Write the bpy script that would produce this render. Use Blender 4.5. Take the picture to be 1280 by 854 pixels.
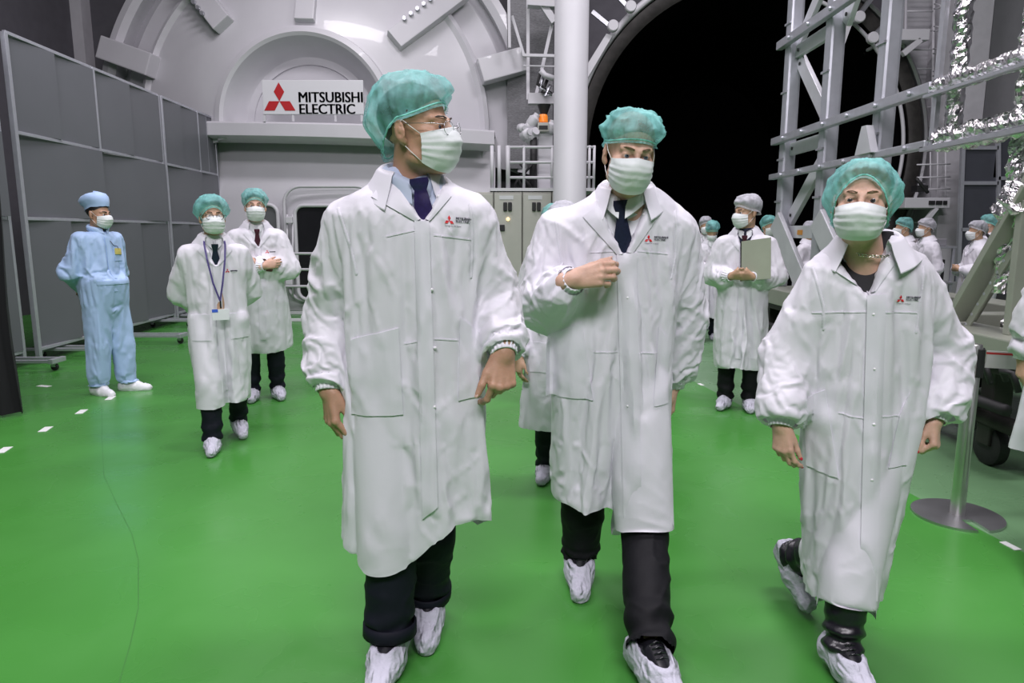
import bpy, bmesh, math, random
import numpy as np
from mathutils import Vector, Matrix, noise
from mathutils.bvhtree import BVHTree

for _o in list(bpy.data.objects):
    bpy.data.objects.remove(_o)
SC = bpy.context.scene
COL = SC.collection
random.seed(7)
RNG = np.random.default_rng(7)

# ------------------------------------------------------------------ camera
FPX = 860.0
CAM_H = 1.42
PITCH = math.atan(137 / FPX)
cam_data = bpy.data.cameras.new('camera')
cam = bpy.data.objects.new('camera', cam_data)
COL.objects.link(cam)
cam.location = (0, 0, CAM_H)
cam.rotation_euler = (math.pi / 2 - PITCH, 0, 0)
cam_data.sensor_width = 36
cam_data.lens = FPX / 1280 * 36
cam_data.clip_start = 0.05
cam_data.clip_end = 100
SC.camera = cam

# ------------------------------------------------------------------ world, lights, exposure
world = bpy.data.worlds.new('hall_air')
SC.world = world
world.use_nodes = True
world.node_tree.nodes['Background'].inputs[0].default_value = (0.62, 0.64, 0.72, 1)
world.node_tree.nodes['Background'].inputs[1].default_value = 0.05
SC.view_settings.view_transform = 'Standard'
SC.view_settings.look = 'None'
SC.view_settings.gamma = 1.0
SC.view_settings.use_curve_mapping = False
SC.view_settings.exposure = 0.0


def area_light(name, loc, size, energy, target=None, col=(0.985, 0.93, 1.0)):
    d = bpy.data.lights.new(name, 'AREA')
    d.shape = 'RECTANGLE'
    d.size, d.size_y = size
    d.energy = energy
    d.color = col
    o = bpy.data.objects.new(name, d)
    COL.objects.link(o)
    o.location = loc
    if target:
        o.rotation_euler = (Vector(target) - Vector(loc)).to_track_quat('-Z', 'Y').to_euler()
    return o


# rows of high-bay luminaires under the roof of the hall
area_light('high_bay_light', (-2.5, 3.0, 8.5), (3.0, 1.2), 350)
area_light('high_bay_light', (2.8, 3.2, 8.5), (3.0, 1.2), 350)
area_light('high_bay_light', (-2.5, 8.6, 8.5), (3.0, 1.2), 290)
area_light('high_bay_light', (3.2, 8.6, 8.5), (3.0, 1.2), 300)
area_light('high_bay_light', (0.0, -2.6, 6.6), (5.0, 1.2), 530, target=(0, 2.4, 1.0))


# ------------------------------------------------------------------ pixel <-> place
_s, _c = math.sin(PITCH), math.cos(PITCH)


def at(px, py, Y):
    """the place at distance Y that the photograph shows at pixel px, py"""
    k = (427 - py) / FPX
    dz = (k * Y * _c - Y * _s) / (_c + k * _s)
    d = Y * _c - dz * _s
    return Vector(((px - 640) / FPX * d, Y, CAM_H + dz))


def ground(px, py, z=0.0):
    k = (427 - py) / FPX
    dz = z - CAM_H
    Y = (-k * dz * _s - dz * _c) / (_s - k * _c)
    d = Y * _c - dz * _s
    return Vector(((px - 640) / FPX * d, Y, z))


# ------------------------------------------------------------------ materials
MATS = {}


def mat(name, col, rough=0.5, metal=0.0, var=0.06, scale=6.0, bump=0.0, bscale=40.0, spec=0.5, transl=0.0,
        alpha=1.0, emit=None, sss=0.0, sheen=0.0, aniso=None, coat=0.0):
    if name in MATS:
        return MATS[name]
    m = bpy.data.materials.new(name)
    m.use_nodes = True
    nt = m.node_tree
    b = nt.nodes['Principled BSDF']
    out = nt.nodes['Material Output']
    tc = nt.nodes.new('ShaderNodeTexCoord')
    n = nt.nodes.new('ShaderNodeTexNoise')
    n.inputs['Scale'].default_value = scale
    n.inputs['Detail'].default_value = 4
    if aniso:
        mp = nt.nodes.new('ShaderNodeMapping')
        mp.inputs['Scale'].default_value = aniso
        nt.links.new(tc.outputs['Object'], mp.inputs[0])
        nt.links.new(mp.outputs[0], n.inputs['Vector'])
    else:
        nt.links.new(tc.outputs['Object'], n.inputs['Vector'])
    r = nt.nodes.new('ShaderNodeValToRGB')
    r.color_ramp.elements[0].position = 0.3
    r.color_ramp.elements[1].position = 0.7
    r.color_ramp.elements[0].color = tuple(max(0, c * (1 - var)) for c in col[:3]) + (1,)
    r.color_ramp.elements[1].color = tuple(min(1, c * (1 + var)) for c in col[:3]) + (1,)
    nt.links.new(n.outputs['Fac'], r.inputs[0])
    nt.links.new(r.outputs[0], b.inputs['Base Color'])
    b.inputs['Roughness'].default_value = rough
    b.inputs['Metallic'].default_value = metal
    b.inputs['Specular IOR Level'].default_value = spec
    b.inputs['Coat Weight'].default_value = coat
    if sss:
        b.inputs['Subsurface Weight'].default_value = sss
        b.inputs['Subsurface Radius'].default_value = (0.012, 0.005, 0.003)
        b.inputs['Subsurface Scale'].default_value = 1.0
    if sheen:
        b.inputs['Sheen Weight'].default_value = sheen
    if emit:
        b.inputs['Emission Color'].default_value = tuple(emit[:3]) + (1,)
        b.inputs['Emission Strength'].default_value = emit[3]
    if bump:
        n2 = nt.nodes.new('ShaderNodeTexNoise')
        n2.inputs['Scale'].default_value = bscale
        n2.inputs['Detail'].default_value = 5
        nt.links.new(tc.outputs['Object'], n2.inputs['Vector'])
        bp = nt.nodes.new('ShaderNodeBump')
        bp.inputs['Strength'].default_value = bump
        bp.inputs['Distance'].default_value = 0.01
        nt.links.new(n2.outputs['Fac'], bp.inputs['Height'])
        nt.links.new(bp.outputs[0], b.inputs['Normal'])
    last = b.outputs[0]
    if transl:
        t = nt.nodes.new('ShaderNodeBsdfTranslucent')
        nt.links.new(r.outputs[0], t.inputs['Color'])
        mx = nt.nodes.new('ShaderNodeMixShader')
        mx.inputs[0].default_value = transl
        nt.links.new(last, mx.inputs[1])
        nt.links.new(t.outputs[0], mx.inputs[2])
        last = mx.outputs[0]
    if alpha < 1:
        t = nt.nodes.new('ShaderNodeBsdfTransparent')
        mx = nt.nodes.new('ShaderNodeMixShader')
        rr = nt.nodes.new('ShaderNodeMapRange')
        rr.inputs['From Min'].default_value = 0.3
        rr.inputs['From Max'].default_value = 0.7
        rr.inputs['To Min'].default_value = max(0, alpha - 0.14)
        rr.inputs['To Max'].default_value = min(1, alpha + 0.14)
        nt.links.new(n.outputs['Fac'], rr.inputs[0])
        nt.links.new(rr.outputs[0], mx.inputs[0])
        nt.links.new(t.outputs[0], mx.inputs[1])
        nt.links.new(last, mx.inputs[2])
        last = mx.outputs[0]
    nt.links.new(last, out.inputs['Surface'])
    MATS[name] = m
    return m


# ------------------------------------------------------------------ object helpers
def tag(o, label=None, cat=None, group=None, kind=None):
    if label:
        o['label'] = label
    if cat:
        o['category'] = cat
    if group:
        o['group'] = group
    if kind:
        o['kind'] = kind
    return o


def thing(name, label, cat, loc=(0, 0, 0), rotz=0.0, group=None):
    o = bpy.data.objects.new(name, None)
    o.empty_display_size = 0.1
    COL.objects.link(o)
    o.location = loc
    o.rotation_euler = (0, 0, rotz)
    return tag(o, label, cat, group)


def root_of(o):
    while o.parent:
        o = o.parent
    return o


def link(name, me, material, parent=None, smooth=True):
    if material is not None and not me.materials:
        me.materials.append(material)
    o = bpy.data.objects.new(name, me)
    COL.objects.link(o)
    if parent:
        o.parent = parent
    if smooth:
        me.polygons.foreach_set('use_smooth', np.ones(len(me.polygons), dtype=bool))
    return o


def mesh_np(name, v, f):
    """v (n,3) array, f list of tuples or (m,4)/(m,3) array"""
    me = bpy.data.meshes.new(name)
    v = np.asarray(v, dtype=np.float32)
    if isinstance(f, np.ndarray):
        k = f.shape[1]
        me.vertices.add(len(v))
        me.vertices.foreach_set('co', v.ravel())
        me.loops.add(f.size)
        me.loops.foreach_set('vertex_index', f.astype(np.int32).ravel())
        me.polygons.add(len(f))
        me.polygons.foreach_set('loop_start', np.arange(0, f.size, k, dtype=np.int32))
        me.polygons.foreach_set('loop_total', np.full(len(f), k, dtype=np.int32))
        me.update(calc_edges=True)
    else:
        me.from_pydata([tuple(p) for p in v], [], f)
        me.update()
    return me


class MB:
    """collects simple shapes for ONE mesh object"""

    def __init__(self):
        self.v = []
        self.f = []

    def add(self, vs, fs):
        b = len(self.v)
        self.v += [tuple(p) for p in vs]
        self.f += [tuple(i + b for i in f) for f in fs]
        return self

    def box(self, lo, hi, M=None, bev=0.0):
        x0, y0, z0 = lo
        x1, y1, z1 = hi
        if bev <= 0:
            vs = [(x, y, z) for z in (z0, z1) for y in (y0, y1) for x in (x0, x1)]
            fs = [(0, 2, 3, 1), (4, 5, 7, 6), (0, 1, 5, 4), (2, 6, 7, 3), (0, 4, 6, 2), (1, 3, 7, 5)]
        else:
            bm = bmesh.new()
            g = bmesh.ops.create_cube(bm, size=1.0)
            for w in bm.verts:
                w.co = Vector((x0 + (w.co.x + .5) * (x1 - x0), y0 + (w.co.y + .5) * (y1 - y0), z0 + (w.co.z + .5) * (z1 - z0)))
            bmesh.ops.bevel(bm, geom=bm.edges[:], offset=bev, segments=2, affect='EDGES', profile=0.6)
            bm.verts.index_update()
            vs = [tuple(w.co) for w in bm.verts]
            fs = [tuple(w.index for w in f.verts) for f in bm.faces]
            bm.free()
        if M is not None:
            vs = [tuple(M @ Vector(p)) for p in vs]
        return self.add(vs, fs)

    def beam(self, a, b, w, h, up=(0, 0, 1), bev=0.0):
        a, b = Vector(a), Vector(b)
        d = b - a
        L = d.length
        zax = d.normalized()
        upv = Vector(up)
        if abs(zax.dot(upv)) > 0.97:
            upv = Vector((0, 1, 0))
        xax = upv.cross(zax).normalized()
        yax = zax.cross(xax)
        M = Matrix.Translation(a) @ Matrix((xax, yax, zax)).transposed().to_4x4()
        return self.box((-w / 2, -h / 2, 0), (w / 2, h / 2, L), M, bev)

    def tube(self, pts, r, n=10, cap=True, closed=False):
        pts = [Vector(p) for p in pts]
        N = len(pts)
        rs = r if isinstance(r, (list, tuple)) else [r] * N
        prev = None
        vs, fs = [], []
        for i, p in enumerate(pts):
            if closed:
                t = pts[(i + 1) % N] - pts[i - 1]
            else:
                t = pts[min(i + 1, N - 1)] - pts[max(i - 1, 0)]
            t.normalize()
            if prev is None:
                u = t.orthogonal().normalized()
            else:
                u = (prev - t * prev.dot(t)).normalized()
            prev = u
            w = t.cross(u)
            for j in range(n):
                a = 2 * math.pi * j / n
                vs.append(p + (u * math.cos(a) + w * math.sin(a)) * rs[i])
        R = N if closed else N - 1
        for i in range(R):
            for j in range(n):
                a, b2 = i * n + j, i * n + (j + 1) % n
                c, d = ((i + 1) % N) * n + (j + 1) % n, ((i + 1) % N) * n + j
                fs.append((a, b2, c, d))
        if cap and not closed:
            fs.append(tuple(range(n - 1, -1, -1)))
            fs.append(tuple((N - 1) * n + j for j in range(n)))
        return self.add(vs, fs)

    def lathe(self, prof, M=None, n=32, a0=0.0, a1=2 * math.pi):
        """prof: (r, z) list turned about z"""
        full = abs(a1 - a0 - 2 * math.pi) < 1e-6
        cols = n if full else n + 1
        vs, fs = [], []
        for i in range(cols):
            a = a0 + (a1 - a0) * i / n
            for r, z in prof:
                p = Vector((r * math.cos(a), r * math.sin(a), z))
                vs.append(M @ p if M is not None else p)
        k = len(prof)
        for i in range(n):
            j = (i + 1) % cols
            for q in range(k - 1):
                fs.append((i * k + q, j * k + q, j * k + q + 1, i * k + q + 1))
        return self.add(vs, fs)

    def prism(self, poly, t0, t1, M=None):
        """2D polygon (x, z) pushed from y=t0 to y=t1"""
        n = len(poly)
        vs = [(x, t0, z) for x, z in poly] + [(x, t1, z) for x, z in poly]
        fs = [tuple(range(n)), tuple(range(2 * n - 1, n - 1, -1))]
        fs += [(i, i + n, (i + 1) % n + n, (i + 1) % n) for i in range(n)]
        if M is not None:
            vs = [tuple(M @ Vector(p)) for p in vs]
        return self.add(vs, fs)

    def grid(self, P, wrap_u=False):
        """P[i][j] points"""
        nu, nv = len(P), len(P[0])
        vs = [p for row in P for p in row]
        fs = []
        for i in range(nu if wrap_u else nu - 1):
            for j in range(nv - 1):
                a = i * nv + j
                b = ((i + 1) % nu) * nv + j
                fs.append((a, b, b + 1, a + 1))
        return self.add(vs, fs)

    def build(self, name, material, parent=None, smooth=False, org=None, fix=True, auto=None):
        me = bpy.data.meshes.new(name)
        v = self.v
        if org is not None:
            o = Vector(org)
            v = [tuple(Vector(p) - o) for p in v]
        me.from_pydata(v, [], self.f)
        if fix:
            bm = bmesh.new()
            bm.from_mesh(me)
            bmesh.ops.recalc_face_normals(bm, faces=bm.faces[:])
            bm.to_mesh(me)
            bm.free()
        me.update()
        o = link(name, me, material, parent, smooth)
        if auto is not None:
            me.polygons.foreach_set('use_smooth', np.ones(len(me.polygons), dtype=bool))
            bm = bmesh.new()
            bm.from_mesh(me)
            for e in bm.edges:
                if len(e.link_faces) == 2 and e.calc_face_angle(0) > auto:
                    e.smooth = False
            bm.to_mesh(me)
            bm.free()
        return o


def sheet(mb, P, thick, dirv):
    """a grid P given thickness along dirv"""
    nu, nv = len(P), len(P[0])
    d = Vector(dirv) * thick
    A = [[Vector(p) for p in row] for row in P]
    B = [[Vector(p) + d for p in row] for row in P]
    mb.grid(A)
    mb.grid(B)
    rim = [(i, 0) for i in range(nu)] + [(nu - 1, j) for j in range(1, nv)] + [(i, nv - 1) for i in range(nu - 2, -1, -1)] + [(0, j) for j in range(nv - 2, 0, -1)]
    vs = [A[i][j] for i, j in rim] + [B[i][j] for i, j in rim]
    n = len(rim)
    mb.add(vs, [(k, (k + 1) % n, (k + 1) % n + n, k + n) for k in range(n)])
    return mb


def text_mesh(txt, size, spacing=1.0, offset=0.0):
    """letters as flat polygons in the x, y plane (verts, faces)"""
    cu = bpy.data.curves.new('lettering', 'FONT')
    cu.body = txt
    cu.size = size
    cu.space_character = spacing
    cu.offset = offset
    cu.fill_mode = 'FRONT'
    cu.resolution_u = 3
    ob = bpy.data.objects.new('lettering', cu)
    COL.objects.link(ob)
    dg = bpy.context.evaluated_depsgraph_get()
    me = bpy.data.meshes.new_from_object(ob.evaluated_get(dg))
    v = [tuple(p.co) for p in me.vertices]
    f = [tuple(p.vertices) for p in me.polygons]
    bpy.data.objects.remove(ob)
    bpy.data.curves.remove(cu)
    bpy.data.meshes.remove(me)
    return v, f


def rhomb_logo(r):
    """three lozenges meeting at a point; r = edge length"""
    vs, fs = [], []
    for a in (90, 210, 330):
        a = math.radians(a)
        d = (math.cos(a), math.sin(a))
        n = (-d[1], d[0])
        b = len(vs)
        for u, w in ((0, 0), (.5 * math.sqrt(3) * r, .5 * r), (math.sqrt(3) * r, 0), (.5 * math.sqrt(3) * r, -.5 * r)):
            vs.append((d[0] * u + n[0] * w, d[1] * u + n[1] * w))
        fs.append((b, b + 3, b + 2, b + 1))
    return vs, fs


# ------------------------------------------------------------------ implicit shapes
def surface_nets(d, org, h):
    s = d < 0
    nx, ny, nz = d.shape
    cnt = np.zeros((nx - 1, ny - 1, nz - 1), dtype=np.int8)
    for i in (0, 1):
        for j in (0, 1):
            for k in (0, 1):
                cnt += s[i:nx - 1 + i, j:ny - 1 + j, k:nz - 1 + k]
    mask = (cnt > 0) & (cnt < 8)
    I, J, K = np.nonzero(mask)
    n = len(I)
    idx = np.full(mask.shape, -1, dtype=np.int32)
    idx[I, J, K] = np.arange(n)
    acc = np.zeros((n, 3), dtype=np.float64)
    num = np.zeros(n)
    for ax in range(3):
        o1, o2 = [a for a in range(3) if a != ax]
        for p in (0, 1):
            for q in (0, 1):
                off = [0, 0, 0]
                off[o1], off[o2] = p, q
                a = d[I + off[0], J + off[1], K + off[2]]
                e = list(off)
                e[ax] = 1
                b = d[I + e[0], J + e[1], K + e[2]]
                m = (a < 0) != (b < 0)
                den = np.where(m, a - b, 1.0)
                t = np.where(m, a / den, 0)
                for c in range(3):
                    acc[:, c] += np.where(m, t if c == ax else off[c], 0)
                num += m
    pos = acc / np.maximum(num, 1)[:, None]
    V = (np.stack([I, J, K], 1) + pos) * h + np.asarray(org)
    F = []
    for ax in range(3):
        sl = [slice(1, -1)] * 3
        lo, hi = list(sl), list(sl)
        lo[ax], hi[ax] = slice(0, -1), slice(1, None)
        a, b = s[tuple(lo)], s[tuple(hi)]
        e = np.nonzero(a != b)
        sg = a[e]
        c = [e[0] + 1, e[1] + 1, e[2] + 1]
        c[ax] = c[ax] - 1
        u, w = (ax + 1) % 3, (ax + 2) % 3

        def cell(du, dw):
            q = [c[0].copy(), c[1].copy(), c[2].copy()]
            q[u] -= du
            q[w] -= dw
            return idx[q[0], q[1], q[2]]
        quad = np.stack([cell(1, 1), cell(0, 1), cell(0, 0), cell(1, 0)], 1)
        quad[~sg] = quad[~sg][:, ::-1]
        F.append(quad)
    F = np.concatenate(F)
    F = F[(F >= 0).all(1)]
    return V, F


def smin(a, b, k):
    if k <= 0:
        return np.minimum(a, b)
    h = np.clip(0.5 + 0.5 * (b - a) / k, 0, 1)
    return b + (a - b) * h - k * h * (1 - h)


class Field:
    def __init__(self, lo, hi, h):
        self.h = h
        self.lo = np.array(lo, dtype=np.float64)
        self.n = [int(math.ceil((hi[i] - lo[i]) / h)) + 1 for i in range(3)]
        self.ax = [(self.lo[i] + h * np.arange(self.n[i])).astype(np.float32) for i in range(3)]
        self.d = np.full(self.n, 0.1, dtype=np.float32)

    def win(self, lo, hi):
        sl = []
        for i in range(3):
            a = max(0, int(math.floor((lo[i] - self.lo[i]) / self.h)))
            b = min(self.n[i], int(math.ceil((hi[i] - self.lo[i]) / self.h)) + 1)
            if b <= a:
                return None
            sl.append(slice(a, b))
        return tuple(sl)

    def coords(self, sl):
        return (self.ax[0][sl[0]][:, None, None], self.ax[1][sl[1]][None, :, None], self.ax[2][sl[2]][None, None, :])

    def put(self, sl, d, k, sub):
        if sub:
            self.d[sl] = -smin(-self.d[sl], d, k)
        else:
            self.d[sl] = smin(self.d[sl], d, k)

    def cap(self, a, b, r1, r2=None, k=0.01, sub=False):
        r2 = r1 if r2 is None else r2
        m = max(r1, r2) + 2 * k + 3 * self.h
        lo = [min(a[i], b[i]) - m for i in range(3)]
        hi = [max(a[i], b[i]) + m for i in range(3)]
        sl = self.win(lo, hi)
        if sl is None:
            return self
        x, y, z = self.coords(sl)
        bx, by, bz = b[0] - a[0], b[1] - a[1], b[2] - a[2]
        L = max(1e-9, bx * bx + by * by + bz * bz)
        px, py, pz = x - a[0], y - a[1], z - a[2]
        t = np.clip((px * bx + py * by + pz * bz) / L, 0, 1)
        d = np.sqrt((px - t * bx) ** 2 + (py - t * by) ** 2 + (pz - t * bz) ** 2) - (r1 + (r2 - r1) * t)
        self.put(sl, d, k, sub)
        return self

    def ell(self, c, r, R=None, k=0.01, sub=False):
        """ellipsoid; R rows/cols: 3x3 Matrix local->frame"""
        m = max(r) + 2 * k + 3 * self.h
        sl = self.win([c[i] - m for i in range(3)], [c[i] + m for i in range(3)])
        if sl is None:
            return self
        x, y, z = self.coords(sl)
        px, py, pz = x - c[0], y - c[1], z - c[2]
        if R is not None:
            qx = R[0][0] * px + R[1][0] * py + R[2][0] * pz
            qy = R[0][1] * px + R[1][1] * py + R[2][1] * pz
            qz = R[0][2] * px + R[1][2] * py + R[2][2] * pz
        else:
            qx, qy, qz = px, py, pz
        k0 = np.sqrt((qx / r[0]) ** 2 + (qy / r[1]) ** 2 + (qz / r[2]) ** 2)
        k1 = np.sqrt((qx / r[0] ** 2) ** 2 + (qy / r[1] ** 2) ** 2 + (qz / r[2] ** 2) ** 2)
        d = k0 * (k0 - 1) / np.maximum(k1, 1e-6)
        self.put(sl, d, k, sub)
        return self

    def loft(self, rows, k=0.02, expo=2.4):
        """rows: (z, cx, cy, a, b, rot) sorted by z"""
        rows = sorted(rows)
        zs = [r[0] for r in rows]
        x, y, z = self.ax[0][:, None, None], self.ax[1][None, :, None], self.ax[2]
        g = [np.interp(z, zs, [r[i] for r in rows]).astype(np.float32)[None, None, :] for i in range(1, 6)]
        cx, cy, a, b, rot = g
        c, s = np.cos(rot), np.sin(rot)
        px, py = x - cx, y - cy
        qx, qy = px * c + py * s, -px * s + py * c
        q = (np.abs(qx / a) ** expo + np.abs(qy / b) ** expo) ** (1 / expo)
        d = (q - 1) * np.minimum(a, b)
        d = np.maximum(d, np.maximum(z - zs[-1], zs[0] - z)[None, None, :])
        self.d = smin(self.d, d.astype(np.float32), k)
        return self

    def mesh(self):
        return surface_nets(self.d, self.lo, self.h)

# ================================================================== the hall
M_WHITE = mat('white_enamel_steel', (0.55, 0.545, 0.575), 0.32, var=0.03, scale=2, coat=0.2)
M_WHITE2 = mat('satin_white_paint', (0.55, 0.545, 0.575), 0.45, var=0.03, scale=2)
M_DARKWALL = mat('dark_grey_wall_paint', (0.085, 0.082, 0.095), 0.8, var=0.08)
M_PALEWALL = mat('pale_grey_wall_paint', (0.46, 0.45, 0.48), 0.8, var=0.04)
M_MIDWALL = mat('mid_grey_wall_paint', (0.20, 0.20, 0.215), 0.8, var=0.04)
M_ALU = mat('brushed_aluminium', (0.55, 0.56, 0.60), 0.38, metal=0.85, var=0.06, scale=14)
M_ALU_D = mat('pale_anodised_bar', (0.50, 0.51, 0.56), 0.42, metal=0.6, var=0.05, scale=14)
M_BLACKC = mat('matt_black_lining', (0.0015, 0.0015, 0.0018), 0.95, spec=0.05, var=0.0)
M_DARKM = mat('dark_sealing_ring', (0.03, 0.028, 0.026), 0.5, metal=0.4, var=0.3, scale=9)
M_PANEL = mat('frosted_grey_panel', (0.125, 0.13, 0.145), 0.42, var=0.03, scale=2)
M_CREAM = mat('cream_cabinet_enamel', (0.40, 0.40, 0.36), 0.4, var=0.03)
M_RUBBER = mat('black_rubber', (0.012, 0.012, 0.013), 0.6)
M_DOORDARK = mat('doorway_dark_inside', (0.012, 0.012, 0.014), 0.12)  # dark colour stands in for the unlit inside of an open doorway
M_FOIL = mat('crinkled_silver_foil', (0.72, 0.70, 0.72), 0.16, metal=1.0, var=0.15, scale=30, bump=1.0, bscale=32)


def struct(o):
    o['kind'] = 'structure'
    return o


# ---- floor: deep green resin, and a paler lane on the right
def floor_material(name, col, rough):
    m = mat(name, col, rough, var=0.10, scale=.9, spec=0.45)
    nt = m.node_tree
    b = nt.nodes['Principled BSDF']
    tc = nt.nodes.new('ShaderNodeTexCoord')
    n = nt.nodes.new('ShaderNodeTexNoise')
    n.inputs['Scale'].default_value = 2.2
    n.inputs['Detail'].default_value = 3
    n.inputs['Distortion'].default_value = .5
    r = nt.nodes.new('ShaderNodeMapRange')
    r.inputs['From Min'].default_value = .3
    r.inputs['From Max'].default_value = .7
    r.inputs['To Min'].default_value = rough - .07
    r.inputs['To Max'].default_value = rough + .12
    nt.links.new(tc.outputs['Object'], n.inputs['Vector'])
    nt.links.new(n.outputs['Fac'], r.inputs[0])
    nt.links.new(r.outputs[0], b.inputs['Roughness'])
    return m


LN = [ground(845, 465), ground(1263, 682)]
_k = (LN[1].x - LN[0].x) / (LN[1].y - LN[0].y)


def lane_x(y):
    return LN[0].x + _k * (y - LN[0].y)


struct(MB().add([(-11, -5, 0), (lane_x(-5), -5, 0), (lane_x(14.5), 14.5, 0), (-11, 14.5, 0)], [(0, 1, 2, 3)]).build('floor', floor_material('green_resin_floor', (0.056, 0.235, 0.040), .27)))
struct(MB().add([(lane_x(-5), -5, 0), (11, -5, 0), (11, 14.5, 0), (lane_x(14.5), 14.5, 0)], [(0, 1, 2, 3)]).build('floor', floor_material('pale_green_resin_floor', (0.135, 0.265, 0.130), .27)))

M_TAPE = mat('white_floor_tape', (0.72, 0.74, 0.72), .5)


def tape(px, py, ang, w=.055, l=.16):
    c = ground(px, py)
    M = Matrix.Translation(c) @ Matrix.Rotation(ang, 4, 'Z')
    o = MB().box((-w / 2, -l / 2, .0005), (w / 2, l / 2, .0035), M).build('floor_tape', M_TAPE, org=None)
    return o


for _p, _l in (((5, 563), None), ((57, 537), None), ((102, 515), None), ((138, 498), "white tape mark on the floor right beside the worker's white shoe")):
    tag(tape(*_p, .25, .055, .13), _l or 'short white tape mark on the open green floor, in the row leading to the worker', 'floor mark', 'tape marks near the worker')
tag(tape(55, 483, 1.3, .055, .13), 'lone white tape mark on the floor in front of the partition foot', 'floor mark')
_ang = math.atan2(-_k, 1)
for _p, _l in (((847, 466), 'small white tape mark on the lane edge, farther from the clipboard man'), ((876, 481), 'small white tape mark on the lane edge beside the clipboard man'),
               ((1119, 606), 'small white tape mark on the lane edge close to the woman'), ((1263, 683), 'small white tape mark on the lane edge in front of the barrier post base')):
    tag(tape(*_p, _ang, .035, .085), _l, 'floor mark', 'tape marks along the lane edge')

# ---- walls
YB = 14.2
RC = Vector((at(935, 190, 13.2).x, 13.2, at(935, 190, 13.2).z))        # centre of the chamber mouth
RR = 212 / 860 * 13.3


def back_wall():
    """wall with the round mouth cut out"""
    x0, x1, z0, z1 = -11.0, 11.0, 0.0, 9.0
    n = 64
    vs, fs = [], []
    cx, cz = RC.x, RC.z
    r = RR * .97
    for i in range(n):
        a = 2 * math.pi * i / n
        c, s = math.cos(a), math.sin(a)
        t = min((x1 - cx) / c if c > 1e-6 else ((x0 - cx) / c if c < -1e-6 else 1e9), (z1 - cz) / s if s > 1e-6 else ((z0 - cz) / s if s < -1e-6 else 1e9))
        ri = min(r, t * .999)
        vs.append((cx + ri * c, YB, cz + ri * s))
        vs.append((cx + t * c, YB, cz + t * s))
    for i in range(n):
        j = (i + 1) % n
        fs.append((2 * i, 2 * i + 1, 2 * j + 1, 2 * j))
    # corner fillers
    for ex, ez in ((x0, z0), (x1, z0), (x1, z1), (x0, z1)):
        best = sorted(range(n), key=lambda i: (vs[2 * i + 1][0] - ex) ** 2 + (vs[2 * i + 1][2] - ez) ** 2)[:2]
        vs.append((ex, YB, ez))
        fs.append((2 * best[0] + 1, 2 * best[1] + 1, len(vs) - 1))
    return struct(MB().add(vs, fs).build('wall_back', M_DARKWALL))


back_wall()
struct(MB().box((-8.6, -5, 0), (-8.4, 14.4, 9)).build('wall_left', M_DARKWALL))
struct(MB().box((10.4, -5, 0), (10.6, 14.4, 9)).build('wall_right', M_MIDWALL))
_a, _b = at(47, 30, 14.0), at(107, 30, 14.0)
struct(MB().box((_a.x, 13.9, 0), (_b.x, YB + .05, 9)).build('wall_pillar', M_PALEWALL))
# pale wall right of the chamber, a pilaster and the greyer bay behind it
struct(MB().box((at(1112, 100, 13.7).x, 13.7, 0), (at(1240, 100, 13.7).x, 13.95, 9)).build('wall_chamber_side', mat('pale_technical_wall', (.42, .415, .44), .6, var=.04, scale=5)))
struct(MB().box((at(1189, 100, 12.9).x, 12.9, 0), (at(1233, 100, 12.9).x, 13.69, 9)).build('wall_pilaster', mat('pale_pilaster_paint', (.46, .455, .48), .75)))

struct(MB().box((at(1233, 100, 13.6).x + .01, 13.6, 0), (10.39, 13.9, 9)).build('wall_bay', mat('bay_grey_paint', (.27, .27, .285), .8, var=.04)))

# ---- vacuum chamber mouth: black lining, sealing flange, rim and rollers
ch = thing('vacuum_chamber', 'huge round vacuum chamber with black interior and dark sealing flange', 'chamber', (RC.x, YB, 0))


def ydisc(cx, y, cz):
    """turn z axis towards the camera (-y)"""
    return Matrix.Translation((cx, y, cz)) @ Matrix.Rotation(math.pi / 2, 4, 'X')


O = (RC.x, YB, 0)
MY = ydisc(RC.x, 13.2, RC.z)
MB().lathe([(RR * .90, .0), (RR * .90, -6.5), (.001, -6.5)], MY, 64).build('black_lining', M_BLACKC, ch, smooth=False, org=O)
MB().lathe([(RR * .90, -.55), (RR * .905, .02), (RR * .93, .06), (RR * .975, .06), (RR * .98, -.02), (RR * .985, -1.2)], MY, 96).build('sealing_flange', M_DARKM, ch, org=O, auto=.6)
MB().lathe([(RR * .978, -.4), (RR * .98, .10), (RR * .992, .13), (RR * 1.004, .10), (RR * 1.006, -.9)], MY, 96).build('steel_rim', mat('grey_rim_steel', (.22, .22, .23), .35, metal=.8), ch, org=O, auto=.6)
_rg = []
for i in range(60):
    a = math.radians(-70 + 140 * i / 59)
    _rg.append(MY @ Vector((math.cos(a) * RR * .87, math.sin(a) * RR * .87, .05)))
MB().tube(_rg, .035, n=8).build('white_guide_rail', M_WHITE2, ch, smooth=True, org=O)
_rg = []
for i in range(40):
    a = math.radians(112 + 60 * i / 39)
    _rg.append(MY @ Vector((math.cos(a) * RR * 1.0, math.sin(a) * RR * 1.0, .12)))
MB().tube(_rg, .06, n=8).build('white_guide_rail', M_WHITE2, ch, smooth=True, org=O)
for px, py in ((766, 33), (788, 9), (1090, 48), (1073, 22)):
    c = at(px, py, 12.85)
    MB().lathe([(.001, .08), (.085, .08), (.10, .06), (.10, -.02), (.001, -.02)], ydisc(c.x, c.y, c.z), 24).build('roller', M_WHITE2, ch, org=O, auto=.6)
    d = (Vector((RC.x, 12.9, RC.z)) - c).normalized()
    MB().beam(c + Vector((0, .1, 0)), c - d * .45 + Vector((0, .15, 0)), .07, .07).build('roller_arm', M_ALU, ch, org=O)
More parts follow.
